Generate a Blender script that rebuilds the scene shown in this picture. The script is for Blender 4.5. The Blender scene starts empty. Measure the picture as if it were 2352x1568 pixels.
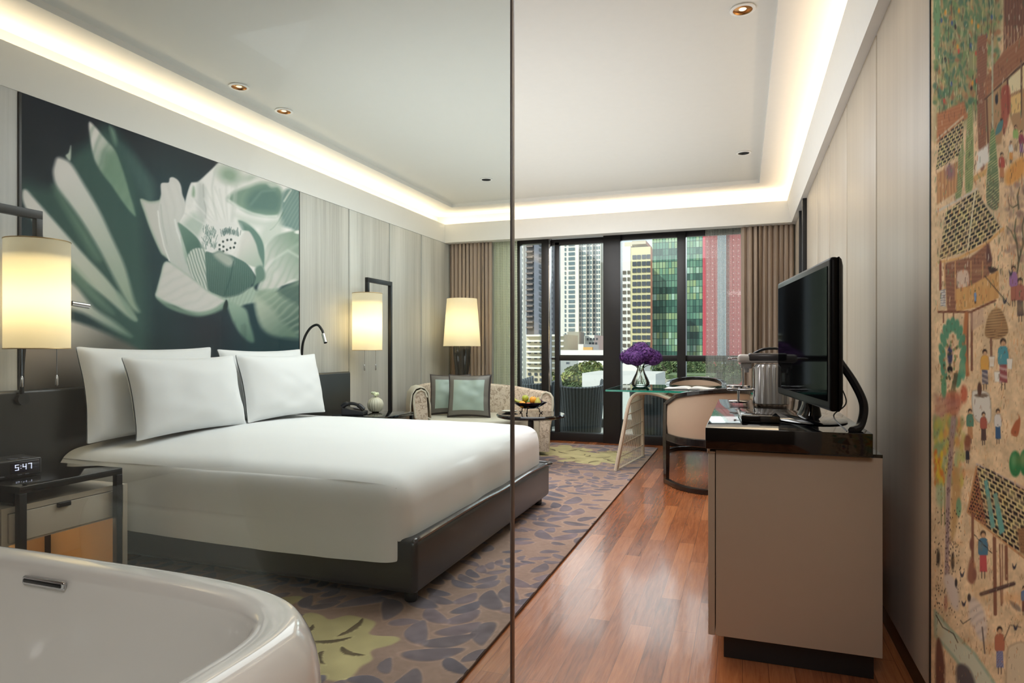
import bpy, bmesh, math, random
import numpy as np
from mathutils import Vector, Matrix
SC = bpy.context.scene
COL = SC.collection
PI = math.pi
# ------------------------------------------------------------------ camera, world, sun, big lights, exposure
CAM_H = 1.2; FPX = 1495.0; VPX = 1705.0; HZ = 801.0
YAW = math.atan2(VPX - 1176.0, FPX)
cd = bpy.data.cameras.new('camera'); cam = bpy.data.objects.new('camera', cd); COL.objects.link(cam)
cd.sensor_fit = 'HORIZONTAL'; cd.sensor_width = 36.0; cd.lens = 36.0 * FPX / 2352.0
cd.shift_y = (HZ - 784.0) / 2352.0
cd.clip_start = 0.05; cd.clip_end = 1500
cam.location = (0, 0, CAM_H); cam.rotation_euler = (PI/2, 0, YAW)
SC.camera = cam
vs = SC.view_settings
vs.view_transform = 'Standard'; vs.look = 'None'; vs.exposure = 0.25; vs.gamma = 1.0
vs.use_curve_mapping = False
try:
    SC.cycles.max_bounces = 10; SC.cycles.diffuse_bounces = 5; SC.cycles.transparent_max_bounces = 24
    SC.cycles.sample_clamp_indirect = 6.0
    SC.cycles.caustics_reflective = False; SC.cycles.caustics_refractive = False
except Exception: pass
wd = bpy.data.worlds.new('sky'); SC.world = wd; wd.use_nodes = True
bg = wd.node_tree.nodes['Background']; bg.inputs['Color'].default_value = (0.80, 0.90, 1.0, 1); bg.inputs['Strength'].default_value = 1.0

def light(kind, name, loc, energy, color=(1,1,1), rot=(0,0,0), size=1, size_y=None, radius=None, spot=None, spread=None, blend=0.5):
    d = bpy.data.lights.new(name, kind); d.energy = energy; d.color = color
    if kind == 'AREA':
        d.size = size
        if size_y: d.shape = 'RECTANGLE'; d.size_y = size_y
        if spread: d.spread = spread
    elif kind == 'SUN': d.angle = math.radians(0.6)
    else:
        d.shadow_soft_size = radius or 0.03
        if kind == 'SPOT': d.spot_size = spot or 1.2; d.spot_blend = blend
    o = bpy.data.objects.new(name, d); COL.objects.link(o); o.location = loc; o.rotation_euler = rot
    return o
def aim(o, target):
    o.rotation_euler = (Vector(target) - o.location).to_track_quat('-Z', 'Y').to_euler()
sun = light('SUN', 'sun', (0,0,30), 4.2, (1.0, 0.96, 0.88)); aim(sun, Vector((0,0,30)) + Vector((0.62, 0.60, -0.62)))
# added area lamp outside, above the view, boosting daylight through the balcony doors
dl = light('AREA', 'daylight_fill', (-1.1, 10.9, 4.3), 165, (0.93, 0.97, 1.0), size=5.0, size_y=4.0); aim(dl, (-1.6, 6.0, 0.9))
# added fill lamps, none of them has a fixture
bl = light('AREA', 'camera_side_fill', (0.0, -0.5, 2.58), 30, (1.0, 0.985, 0.96), size=0.7, size_y=1.2)  # added fill behind the camera, brightens tub and cabinet end
cl = light('AREA', 'bedroom_fill', (-1.6, 5.0, 3.02), 88, (0.96, 0.985, 1.0), size=2.4, size_y=4.0)  # added overall fill over the bed, no lamp in the ceiling there
ul = light('AREA', 'uplight_fill', (-1.6, 5.3, 1.75), 34, (0.97, 0.99, 1.0), rot=(PI, 0, 0), size=3.0, size_y=4.2)  # added upward lamp that brightens the ceiling

# ------------------------------------------------------------------ helpers
def lin(c):
    return tuple(((x/255.0)/12.92 if x/255.0 <= 0.04045 else ((x/255.0+0.055)/1.055)**2.4) for x in c)
def linA(a):
    a = np.clip(np.asarray(a, float)/255.0, 0, 1)
    return np.where(a <= 0.04045, a/12.92, ((a+0.055)/1.055)**2.4)

_mats = {}
class NT:
    def __init__(s, name):
        s.m = bpy.data.materials.new(name); s.m.use_nodes = True; s.t = s.m.node_tree
        s.b = s.t.nodes['Principled BSDF']; s.out = s.t.nodes['Material Output']
    def n(s, typ, **kw):
        nd = s.t.nodes.new(typ)
        for k, v in kw.items():
            if k.startswith('_'): setattr(nd, k[1:], v)
            else: nd.inputs[k].default_value = v
        return nd
    def l(s, a, b): s.t.links.new(a, b)
    def math(s, op, a, b=None, c=None, clamp=False):
        nd = s.t.nodes.new('ShaderNodeMath'); nd.operation = op; nd.use_clamp = clamp
        for i, x in enumerate((a, b, c)):
            if x is None: continue
            if isinstance(x, (int, float)): nd.inputs[i].default_value = x
            else: s.l(x, nd.inputs[i])
        return nd.outputs[0]
    def mix(s, f, a, b):
        nd = s.t.nodes.new('ShaderNodeMix'); nd.data_type = 'RGBA'
        if isinstance(f, (int, float)): nd.inputs[0].default_value = f
        else: s.l(f, nd.inputs[0])
        for i, x in ((6, a), (7, b)):
            if isinstance(x, tuple): nd.inputs[i].default_value = (*x[:3], 1)
            else: s.l(x, nd.inputs[i])
        return nd.outputs[2]
    def co(s): return s.n('ShaderNodeTexCoord').outputs['Object']
    def mapping(s, scale=(1,1,1), rot=(0,0,0), loc=(0,0,0)):
        mp = s.n('ShaderNodeMapping'); mp.inputs['Scale'].default_value = scale; mp.inputs['Rotation'].default_value = rot
        mp.inputs['Location'].default_value = loc
        s.l(s.co(), mp.inputs[0]); return mp.outputs[0]
    def noise(s, vec, scale=5, detail=3, rough=0.5, dist=0):
        nd = s.n('ShaderNodeTexNoise'); s.l(vec, nd.inputs['Vector'])
        nd.inputs['Scale'].default_value = scale; nd.inputs['Detail'].default_value = detail
        nd.inputs['Roughness'].default_value = rough; nd.inputs['Distortion'].default_value = dist
        return nd.outputs[0]
    def ramp(s, f, stops):
        nd = s.t.nodes.new('ShaderNodeValToRGB'); s.l(f, nd.inputs[0]); e = nd.color_ramp.elements
        while len(e) > 1: e.remove(e[-1])
        for i, (p, c) in enumerate(stops):
            q = e[0] if i == 0 else e.new(p)
            q.position = p; q.color = (*c[:3], 1)
        return nd.outputs[0]
    def bump(s, h, strength=0.2, dist=0.01):
        nd = s.n('ShaderNodeBump'); nd.inputs['Strength'].default_value = strength; nd.inputs['Distance'].default_value = dist
        s.l(h, nd.inputs['Height']); s.l(nd.outputs[0], s.b.inputs['Normal'])
    def set(s, **kw):
        for k, v in kw.items():
            k = {'rough': 'Roughness', 'metal': 'Metallic', 'spec': 'Specular IOR Level', 'coat': 'Coat Weight', 'trans': 'Transmission Weight', 'ior': 'IOR', 'sheen': 'Sheen Weight'}.get(k, k)
            s.b.inputs[k].default_value = v
        return s

def mat(name, rgb, rough=0.5, metal=0, spec=0.5, coat=0, var=0.06, vscale=(6,6,6), nscale=3, bump=0, bscale=200, coat_rough=0.03):
    """plain surface with a slight procedural variation"""
    if name in _mats: return _mats[name]
    t = NT(name); c = lin(rgb)
    n = t.noise(t.mapping(vscale), nscale, 3)
    a = tuple(x*(1-var) for x in c); b = tuple(min(1, x*(1+var)) for x in c)
    t.l(t.mix(n, a, b), t.b.inputs['Base Color'])
    t.set(rough=rough, metal=metal, spec=spec, coat=coat); t.b.inputs['Coat Roughness'].default_value = coat_rough
    if bump: t.bump(t.noise(t.co(), bscale, 2), bump, 0.002)
    _mats[name] = t.m; return t.m

class MB:
    """collects shapes; build() links them as ONE mesh object"""
    def __init__(s): s.v = []; s.f = []; s.sm = []
    def add(s, vs_, fs, smooth=False, M=None):
        o = len(s.v)
        for p in vs_:
            p = Vector(p)
            if M is not None: p = M @ p
            s.v.append(tuple(p))
        for f in fs: s.f.append(tuple(o+i for i in f)); s.sm.append(smooth)
        return s
    def box(s, x0, y0, z0, x1, y1, z1, b=0.0, M=None):
        if b <= 0:
            vs_ = [(x,y,z) for z in (z0,z1) for y in (y0,y1) for x in (x0,x1)]
            return s.add(vs_, [(0,2,3,1),(4,5,7,6),(0,1,5,4),(2,6,7,3),(0,4,6,2),(1,3,7,5)], False, M)
        bm = bmesh.new(); bmesh.ops.create_cube(bm, size=1)
        for v in bm.verts: v.co = ((x0+x1)/2+v.co.x*(x1-x0), (y0+y1)/2+v.co.y*(y1-y0), (z0+z1)/2+v.co.z*(z1-z0))
        b = min(b, 0.49*min(abs(x1-x0), abs(y1-y0), abs(z1-z0)))
        bmesh.ops.bevel(bm, geom=list(bm.edges), offset=b, segments=3, affect='EDGES', profile=0.5)
        return s.bm(bm, True, M)
    def bm(s, bm, smooth=True, M=None):
        bm.verts.index_update()
        s.add([v.co.copy() for v in bm.verts], [[v.index for v in f.verts] for f in bm.faces], smooth, M); bm.free(); return s
    def tube(s, pts, r, n=8, closed=False, caps=True, sx=1.0):
        pts = [Vector(p) for p in pts]; m = len(pts)
        rs = r if isinstance(r, (list, tuple)) else [r]*m
        up = None; rings = []
        for i in range(m):
            if closed: d = (pts[(i+1)%m]-pts[i-1])
            else: d = pts[min(i+1,m-1)]-pts[max(i-1,0)]
            d.normalize()
            if up is None:
                up = Vector((0,0,1)) if abs(d.z) < 0.9 else Vector((1,0,0))
            a = d.cross(up); 
            if a.length < 1e-5: a = d.orthogonal()
            a.normalize(); bb = a.cross(d).normalized(); up = bb
            rings.append([pts[i] + (a*math.cos(2*PI*k/n)*sx + bb*math.sin(2*PI*k/n))*rs[i] for k in range(n)])
        vs_ = [p for R in rings for p in R]; fs = []
        for i in range(m if closed else m-1):
            j = (i+1) % m
            for k in range(n): fs.append((i*n+k, i*n+(k+1)%n, j*n+(k+1)%n, j*n+k))
        if caps and not closed: fs.append(tuple(range(n))[::-1]); fs.append(tuple((m-1)*n+k for k in range(n)))
        return s.add(vs_, fs, True)
    def bar(s, pts, w, h, closed=False):
        """rectangular bar along a mostly horizontal path"""
        pts = [Vector(p) for p in pts]; m = len(pts); vs_ = []
        for i in range(m):
            d = (pts[(i+1)%m]-pts[i-1]) if closed else pts[min(i+1,m-1)]-pts[max(i-1,0)]
            d.z = 0
            if d.length < 1e-6: d = Vector((1,0,0))
            d.normalize(); a = Vector((-d.y, d.x, 0))
            for (p, q) in ((-1,-1),(1,-1),(1,1),(-1,1)): vs_.append(pts[i]+a*p*w/2+Vector((0,0,q*h/2)))
        fs = []
        for i in range(m if closed else m-1):
            j = (i+1) % m
            for k in range(4): fs.append((i*4+k, j*4+k, j*4+(k+1)%4, i*4+(k+1)%4))
        if not closed: fs += [(0,1,2,3), (m*4-1,m*4-2,m*4-3,m*4-4)]
        return s.add(vs_, fs)
    def lathe(s, prof, n=32, c=(0,0,0), sx=1, sy=1, caps=True, M=None, flute=0, fn=0):
        vs_ = []; fs = []; m = len(prof)
        for (r, z) in prof:
            for k in range(n):
                a = 2*PI*k/n; rr = r*(1+flute*math.cos(fn*a)) if fn else r
                vs_.append((c[0]+rr*sx*math.cos(a), c[1]+rr*sy*math.sin(a), c[2]+z))
        for i in range(m-1):
            for k in range(n): fs.append((i*n+k, i*n+(k+1)%n, (i+1)*n+(k+1)%n, (i+1)*n+k))
        if caps:
            if prof[0][0] > 1e-5: fs.append(tuple(range(n))[::-1])
            if prof[-1][0] > 1e-5: fs.append(tuple((m-1)*n+k for k in range(n)))
        return s.add(vs_, fs, True, M)
    def ball(s, c, r, n=12, sc=(1,1,1), M=None):
        prof = [(max(1e-6, r*math.sin(PI*i/n)), -r*math.cos(PI*i/n)) for i in range(n+1)]
        vs_ = MB().lathe(prof, n*2, caps=False)
        return s.add([(c[0]+p[0]*sc[0], c[1]+p[1]*sc[1], c[2]+p[2]*sc[2]) for p in vs_.v], vs_.f, True, M)
    def prism(s, poly, z0, z1, M=None):
        n = len(poly)
        vs_ = [(x,y,z0) for x, y in poly]+[(x,y,z1) for x, y in poly]
        fs = [tuple(range(n))[::-1], tuple(range(n, 2*n))]+[(i,(i+1)%n,n+(i+1)%n,n+i) for i in range(n)]
        return s.add(vs_, fs, False, M)
    def grid(s, P, closed_u=False, smooth=True, flip=False):
        """P[i][j] grid of points"""
        nu = len(P); nv = len(P[0]); vs_ = [p for R in P for p in R]; fs = []
        for i in range(nu if closed_u else nu-1):
            for j in range(nv-1):
                a, b_, c, d = i*nv+j, ((i+1)%nu)*nv+j, ((i+1)%nu)*nv+j+1, i*nv+j+1
                fs.append((a,d,c,b_) if flip else (a,b_,c,d))
        return s.add(vs_, fs, smooth)
    def build(s, name, m, parent=None, bev=0, sub=0, solid=0, loc=None, off=None):
        me = bpy.data.meshes.new(name)
        v = s.v
        if off is None and parent is not None and getattr(parent, 'get', None) and parent.get('_w'): off = wloc(parent)
        if off is not None: v = [(p[0]-off[0], p[1]-off[1], p[2]-off[2]) for p in v]
        me.from_pydata(v, [], s.f); me.update()
        me.polygons.foreach_set('use_smooth', s.sm)
        if any(s.sm):
            try: me.set_sharp_from_angle(angle=math.radians(38))
            except Exception: pass
        o = bpy.data.objects.new(name, me); COL.objects.link(o)
        if m: me.materials.append(m)
        if parent is not None: o.parent = parent
        if loc is not None: o.location = loc
        if bev:
            md = o.modifiers.new('bevel', 'BEVEL'); md.width = bev; md.segments = 2; md.limit_method = 'ANGLE'; md.angle_limit = 0.7
        if solid:
            md = o.modifiers.new('solid', 'SOLIDIFY'); md.thickness = solid; md.offset = 0
        if sub:
            md = o.modifiers.new('sub', 'SUBSURF'); md.levels = sub; md.render_levels = sub
        return o
def wloc(o):
    p = Vector(o.location)
    q = o.parent
    while q is not None: p += Vector(q.location); q = q.parent
    return p
def tag(o, label=None, cat=None, group=None, kind=None):
    if label: o['label'] = label
    if cat: o['category'] = cat
    if group: o['group'] = group
    if kind: o['kind'] = kind
    return o
def thing(name, label, cat, loc=(0,0,0), rotz=0, group=None, world=True):
    """Empty at the thing's base; parts authored in world coordinates when world=True"""
    o = bpy.data.objects.new(name, None); COL.objects.link(o); o.location = loc; o.rotation_euler = (0,0,rotz)
    o.empty_display_size = 0.1
    if world: o['_w'] = 1
    return tag(o, label, cat, group)
def struct(name, mb, m, parent=None, **kw):
    o = mb.build(name, m, parent, **kw)
    if parent is None: o['kind'] = 'structure'
    return o
def copy_tree(o, parent=None):
    c = o.copy(); COL.objects.link(c)
    if parent is not None: c.parent = parent
    for ch in list(o.children): copy_tree(ch, c)
    return c
def catmull(pts, per=8, closed=False):
    pts = [np.array(p, float) for p in pts]; n = len(pts); out = []
    rng = range(n if closed else n-1)
    for i in rng:
        p0 = pts[(i-1) % n] if closed or i > 0 else pts[0]*2-pts[1]
        p1 = pts[i]; p2 = pts[(i+1) % n]
        p3 = pts[(i+2) % n] if closed or i+2 < n else pts[-1]*2-pts[-2]
        for k in range(per):
            t = k/per
            out.append(0.5*((2*p1)+(-p0+p2)*t+(2*p0-5*p1+4*p2-p3)*t*t+(-p0+3*p1-3*p2+p3)*t**3))
    if not closed: out.append(pts[-1])
    return [tuple(p) for p in out]

# value noise for painted surfaces
_rs = np.random.RandomState(7); _tab = _rs.rand(256, 256)
def vnoise(x, y, oct=1):
    tot = 0; amp = 1; s_ = 0
    for _ in range(oct):
        xi = np.floor(x).astype(int); yi = np.floor(y).astype(int); fx = x-xi; fy = y-yi
        fx = fx*fx*(3-2*fx); fy = fy*fy*(3-2*fy)
        a = _tab[xi % 256, yi % 256]; b = _tab[(xi+1) % 256, yi % 256]; c = _tab[xi % 256, (yi+1) % 256]; d = _tab[(xi+1) % 256, (yi+1) % 256]
        tot = tot + amp*((a*(1-fx)+b*fx)*(1-fy)+(c*(1-fx)+d*fx)*fy); s_ += amp; amp *= 0.5; x = x*2.03+17.1; y = y*2.03+5.3
    return tot/s_

class Canvas:
    """colour per point; shapes are laid over each other like paint"""
    def __init__(s, U, V, base): s.U = U; s.V = V; s.C = np.empty(U.shape+(3,)); s.C[:] = base
    def over(s, mask, col):
        col = np.asarray(col, float)
        s.C += (col - s.C)*mask[..., None]
    def sdf(s, pts, idx):
        u = s.U[idx]; v = s.V[idx]; n = len(pts); d = np.full(u.shape, 1e9); ins = np.zeros(u.shape, bool)
        for i in range(n):
            ax, ay = pts[i]; bx_, by_ = pts[(i+1) % n]; ex, ey = bx_-ax, by_-ay; L = ex*ex+ey*ey+1e-9
            t = np.clip(((u-ax)*ex+(v-ay)*ey)/L, 0, 1)
            d = np.minimum(d, (u-ax-t*ex)**2+(v-ay-t*ey)**2)
            c = ((ay > v) != (by_ > v)) & (u < (bx_-ax)*(v-ay)/((by_-ay) if by_ != ay else 1e-9)+ax)
            ins ^= c
        d = np.sqrt(d); return np.where(ins, d, -d)
    def poly(s, pts, col, soft=2, smooth=True, col2=None, g=None, rim=None, rimw=4, stripes=None, a=1.0):
        """col2+g=(x0,y0,x1,y1): linear gradient; rim: colour along the edge; stripes=(dx,dy,period,col,amount)"""
        if smooth: pts = catmull(pts, 5, True)
        P = np.array(pts); x0, y0 = P.min(0)-3*soft; x1, y1 = P.max(0)+3*soft
        idx = np.where((s.U > x0) & (s.U < x1) & (s.V > y0) & (s.V < y1))
        if len(idx[0]) == 0: return
        d = s.sdf(pts, idx); m = np.clip(0.5+d/(2*soft), 0, 1)*a
        u = s.U[idx]; v = s.V[idx]
        c = np.empty(u.shape+(3,)); c[:] = col
        if col2 is not None:
            gx0, gy0, gx1, gy1 = g; ex, ey = gx1-gx0, gy1-gy0
            t = np.clip(((u-gx0)*ex+(v-gy0)*ey)/(ex*ex+ey*ey), 0, 1)[..., None]
            c = c*(1-t)+np.asarray(col2, float)*t
        if stripes is not None:
            dx, dy, per, sc_, am = stripes
            w = (0.5+0.5*np.sin((u*dx+v*dy)/per*2*PI+3*vnoise(u/25, v/25)))**2*am
            c = c*(1-w[..., None])+np.asarray(sc_, float)*w[..., None]
        if rim is not None:
            w = np.clip(1-d/rimw, 0, 1)[..., None]
            c = c*(1-w)+np.asarray(rim, float)*w
        s.C[idx] += (c-s.C[idx])*m[..., None]
    def line(s, pts, w, col, soft=1.0, a=1.0, w2=None):
        w2 = w if w2 is None else w2
        P = np.array(pts, float); x0, y0 = P.min(0)-w-3*soft; x1, y1 = P.max(0)+w+3*soft
        idx = np.where((s.U > x0) & (s.U < x1) & (s.V > y0) & (s.V < y1))
        if len(idx[0]) == 0: return
        u = s.U[idx]; v = s.V[idx]; m = np.zeros(u.shape); n = len(pts)-1
        for i in range(n):
            ax, ay = P[i]; ex, ey = P[i+1]-P[i]; L = ex*ex+ey*ey+1e-9
            t = np.clip(((u-ax)*ex+(v-ay)*ey)/L, 0, 1); d = np.sqrt((u-ax-t*ex)**2+(v-ay-t*ey)**2)
            ww = w+(w2-w)*(i+t)/n
            m = np.maximum(m, np.clip(0.5+(ww/2-d)/(2*soft), 0, 1))
        s.C[idx] += (np.asarray(col, float)-s.C[idx])*(m*a)[..., None]
    def blob(s, x, y, rx, ry, col, soft=0.35, a=1.0, ang=0):
        R = max(rx, ry)*1.6
        idx = np.where((abs(s.U-x) < R) & (abs(s.V-y) < R))
        if len(idx[0]) == 0: return
        du = s.U[idx]-x; dv = s.V[idx]-y; c_, s_ = math.cos(ang), math.sin(ang)
        q = np.sqrt(((du*c_+dv*s_)/rx)**2+((-du*s_+dv*c_)/ry)**2)
        m = np.clip((1+soft/2-q)/soft, 0, 1)*a
        s.C[idx] += (np.asarray(col, float)-s.C[idx])*m[..., None]

def projpx(x, y, z):
    """where a point of the room appears in the photograph (used to lay out the two wall pictures as they hang)"""
    D = -np.sin(YAW)*x+np.cos(YAW)*y; L = np.cos(YAW)*x+np.sin(YAW)*y
    return 1176+FPX*L/D, HZ-FPX*(z-CAM_H)/D
def paint_mat(name, rough=0.5, spec=0.3, coat=0, bump=0):
    t = NT(name); a = t.n('ShaderNodeAttribute', _attribute_name='Col')
    t.l(a.outputs['Color'], t.b.inputs['Base Color']); t.set(rough=rough, spec=spec, coat=coat)
    if bump: t.bump(t.noise(t.co(), 260, 2), bump, 0.003)
    return t.m
def painted_grid(name, X, Y, Z, C, m, parent=None, flip=False):
    nu, nv = X.shape; off = wloc(parent) if parent is not None else Vector((0,0,0))
    V = np.stack([X-off[0], Y-off[1], Z-off[2]], -1).reshape(-1, 3)
    i = np.arange(nu-1)[:, None]*nv+np.arange(nv-1)[None, :]
    F = np.stack([i, i+nv, i+nv+1, i+1], -1).reshape(-1, 4)
    if flip: F = F[:, ::-1]
    me = bpy.data.meshes.new(name); me.vertices.add(len(V)); me.vertices.foreach_set('co', V.ravel())
    me.loops.add(F.size); me.loops.foreach_set('vertex_index', F.ravel().astype(np.int32))
    me.polygons.add(len(F)); me.polygons.foreach_set('loop_start', np.arange(0, F.size, 4, dtype=np.int32))
    me.update(calc_edges=True); me.validate()
    at = me.color_attributes.new('Col', 'FLOAT_COLOR', 'POINT')
    A = np.ones((len(V), 4)); A[:, :3] = linA(C.reshape(-1, 3)); at.data.foreach_set('color', A.ravel())
    me.polygons.foreach_set('use_smooth', [True]*len(F))
    me.materials.append(m); o = bpy.data.objects.new(name, me); COL.objects.link(o)
    if parent is not None: o.parent = parent
    return o
def sheet_mat(name, rgb, alpha=0.5, tint=(1,1,1), rough=0.1, gloss=0.06):
    """thin clear pane: straight-through light plus a mirror reflection"""
    t = NT(name); nt = t.t
    tr = t.n('ShaderNodeBsdfTransparent'); tr.inputs[0].default_value = (*tint, 1)
    gl = t.n('ShaderNodeBsdfGlossy'); gl.inputs['Roughness'].default_value = 0.0; gl.inputs[0].default_value = (1,1,1,1)
    fr = t.n('ShaderNodeFresnel'); fr.inputs[0].default_value = 1.45
    f = t.math('MULTIPLY', fr.outputs[0], gloss)
    mx = t.n('ShaderNodeMixShader'); t.l(f, mx.inputs[0]); t.l(tr.outputs[0], mx.inputs[1]); t.l(gl.outputs[0], mx.inputs[2])
    t.l(mx.outputs[0], t.out.inputs[0]); nt.nodes.remove(t.b)
    return t.m
# ------------------------------------------------------------------ materials of the room
M_WHITE = mat('white_paint', (226,226,222), 0.6, var=0.02)
M_CEIL = mat('ceiling_paint', (222,222,216), 0.7, var=0.02)
M_DARKFRAME = mat('dark_bronze_metal', (44,42,42), 0.35, metal=0.3, var=0.08)
M_BLACK = mat('black_lacquer', (9,9,11), 0.06, coat=0.3, var=0.1)
M_BLACKSAT = mat('black_satin', (20,20,22), 0.35, var=0.1)
M_CHROME = mat('chrome', (205,205,208), 0.12, metal=1, var=0.02)
M_CREAM = mat('cream_lacquer', (190,180,164), 0.35, coat=0.2, var=0.02)
M_LEATHER = mat('charcoal_leather', (54,52,52), 0.32, coat=0.25, var=0.1, bump=0.25, bscale=420, coat_rough=0.25)
M_LINEN = mat('white_linen', (232,233,233), 0.85, var=0.012, bump=0.12, bscale=500)
M_GLASS = sheet_mat('clear_glass', (1,1,1), tint=(0.93,0.97,0.95), gloss=0.8)
M_PART = sheet_mat('partition_glass', (1,1,1), tint=(0.895,0.925,0.92), gloss=0.13)

def wall_fabric(name, c1, c2, sc=42):
    t = NT(name); v = t.mapping((1, 1, 0.02)); n1 = t.noise(v, sc, 4, 0.7); n2 = t.noise(t.mapping((1,1,0.05)), 5, 2)
    f = t.math('ADD', t.math('MULTIPLY', n1, 0.45), t.math('MULTIPLY', n2, 0.55))
    t.l(t.ramp(f, [(0.36, lin(c1)), (0.62, lin(c2))]), t.b.inputs['Base Color']); t.set(rough=0.42, spec=0.35, sheen=0.2)
    t.bump(t.noise(t.mapping((1,1,0.1)), 300, 2), 0.15, 0.001); return t.m
M_WALLL = wall_fabric('silk_wall_left', (172,171,163), (208,208,200))
M_WALLR = wall_fabric('silk_wall_right', (166,153,134), (182,170,151), 22)
M_WALLW = wall_fabric('plaster_textured', (186,186,184), (205,205,202), 60)

# wood floor: planks run towards the window
t = NT('oak_planks')
uv = t.mapping((1,1,1), (0,0,PI/2))
br = t.n('ShaderNodeTexBrick'); t.l(uv, br.inputs['Vector'])
br.offset = 0.37; br.squash = 1.0; br.offset_frequency = 2
for k, v in (('Scale', 1.0), ('Mortar Size', 0.0012), ('Mortar Smooth', 0.0), ('Bias', 0.0), ('Brick Width', 0.95), ('Row Height', 0.092)): br.inputs[k].default_value = v
br.inputs['Color1'].default_value = (0,0,0,1); br.inputs['Color2'].default_value = (1,1,1,1); br.inputs['Mortar'].default_value = (0.5,0.5,0.5,1)
wv = t.noise(t.mapping((14, 1.0, 1)), 4.0, 6, 0.62, 0.8)
fine = t.noise(t.mapping((90, 3.0, 1)), 3.0, 4, 0.6)
big = t.noise(t.mapping((1.2, 0.5, 1)), 2.0, 2)
f = t.math('ADD', t.math('MULTIPLY', br.outputs['Color'], 0.27), t.math('ADD', t.math('MULTIPLY', wv, 0.56), t.math('ADD', t.math('MULTIPLY', fine, 0.14), t.math('MULTIPLY', big, 0.12))))
colr = t.ramp(f, [(0.28, lin((98,52,28))), (0.5, lin((148,84,48))), (0.75, lin((182,114,70)))])
colr = t.mix(t.math('MULTIPLY', br.outputs['Fac'], 0.55), colr, lin((90,52,36)))
t.l(colr, t.b.inputs['Base Color']); t.set(rough=0.26, spec=0.35, coat=0.22); t.b.inputs['Coat Roughness'].default_value = 0.10
t.bump(t.math('ADD', t.noise(t.mapping((9,1.6,1)), 3, 2), t.math('MULTIPLY', fine, 0.12)), 0.10, 0.02)
M_FLOOR = t.m

# ------------------------------------------------------------------ shell
XL, XR = -3.76, 0.57; YW = 8.27; ZS = 2.62; ZLIP = 2.865; ZRING = 3.0; ZTOP = 3.04; YF = 7.92; YB = -1.4; YT = 1.5
struct('floor', MB().box(-4.3, YB-.1, -0.15, 1.1, 8.34, 0), M_FLOOR)
# left wall: fabric panels with dark seams
mb = MB(); edges = [4.885, 5.674, 6.478, 7.252, 8.2]
for a, b in zip(edges[:-1], edges[1:]): mb.box(XL-0.06, a+0.009, 0.0, XL, b-0.009, ZS, 0.008)
wl = struct('wall_left', mb, M_WALLL)
struct('seam_backing', MB().box(XL-0.12, YB, 0, XL-0.05, 8.3, ZS-.01), M_BLACKSAT, wl)
struct('panel', MB().box(XL-0.06, YB, 0, XL, 2.470, ZS, 0.004), M_WALLW, wl)
# right wall: fabric panels
mb = MB(); ed = [2.372, 3.32, 4.195, 5.003, 5.75, 6.68]
for a, b in zip(ed[:-1], ed[1:]): mb.box(XR, a+0.007, 0.09, XR+0.06, b-0.007, ZS+.02, 0.012)
mb.box(XR, 7.36, 0.09, XR+0.06, 8.3, ZS+.02, 0.004)
wr = struct('wall_right', mb, M_WALLR)
struct('seam_backing', MB().box(XR+0.05, YB, 0, XR+0.12, 8.4, ZS-.01), M_BLACKSAT, wr)
struct('baseboard_right', MB().box(XR+0.012, 2.37, 0, XR+0.05, 8.2, 0.09), M_BLACKSAT)
struct('wall_back', MB().box(-4.3, YB-0.1, 0, 1.1, YB, 3.1), mat('brown_stone', (92,80,68), .4))
# window wall pieces above and beside the openings
mb = MB().box(-4.3, YW, 2.66, 1.1, YW+0.2, 3.3).box(-4.3, YW, 0, -2.90, YW+0.2, 2.7).box(0.42, YW, 0, 1.1, YW+0.2, 2.7)
struct('wall_window_side', mb, M_WHITE)
# ceiling: middle recess, ring, dropped border
ring = MB()
rx0, rx1, ry0, ry1 = -3.49, 0.176, YT+0.3, 7.56
zs = [(-4.1, rx0, YB, 8.47), (rx1, 0.9, YB, 8.47), (rx0, rx1, ry1, 8.47), (rx0, rx1, YB, ry0)]
for (a, b, c, d) in zs: ring.box(a, c, ZRING, b, d, ZRING+0.12)
ce = struct('ceiling', MB().box(rx0-.05, ry0-.05, ZTOP, rx1+.05, ry1+.05, ZTOP+0.1), M_CEIL)
struct('ceiling_border', ring, M_WHITE, ce)
# splayed cove fasciae with trough behind
def prof(name, pts2, axis, a, b):
    m = MB(); n = len(pts2); vs_ = []
    for q in (a, b):
        for (h, z) in pts2: vs_.append((h, q, z) if axis == 'y' else (q, h, z))
    m.add(vs_, [tuple(range(n)), tuple(range(n, 2*n))[::-1]]+[(i, n+i, n+(i+1) % n, (i+1) % n) for i in range(n)])
    return struct(name, m, M_WHITE)
tr = 0.012
prof('trim_1', [(XL-.07, ZS-.002), (XL+.004, ZS-.002), (XL+.002, ZLIP), (XL-tr, ZLIP), (XL-tr, ZLIP-.06), (XL-.19, ZLIP-.06), (XL-.19, ZS-.002)][::-1], 'y', YT, YF+.02)
prof('trim_2', [(XR+.07, ZS), (0.522, ZS), (0.474, ZLIP), (0.474+tr, ZLIP), (0.49+tr, ZLIP-.06), (0.70, ZLIP-.06), (0.70, ZS)], 'y', YT, YF+.02)
prof('trim_3', [(YF+.16, ZS), (YF, ZS), (YF, ZLIP), (YF+tr, ZLIP), (YF+tr, ZLIP-.06), (YF+.16, ZLIP-.06)], 'x', XL-.19, 0.70)
struct('trim_4', MB().box(XL-.2, 8.06, ZLIP-.08, .75, 8.30, ZLIP-.04).box(XL-.2, YF+.155, ZS, .75, YF+.17, ZRING+.02), M_WHITE)
struct('trim_5', MB().box(-4.2, YB, ZS, 1.0, YT+0.02, ZS+.05).box(-4.2, YT, ZS, 1.0, YT+0.03, ZRING+.1), M_WHITE)
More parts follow.
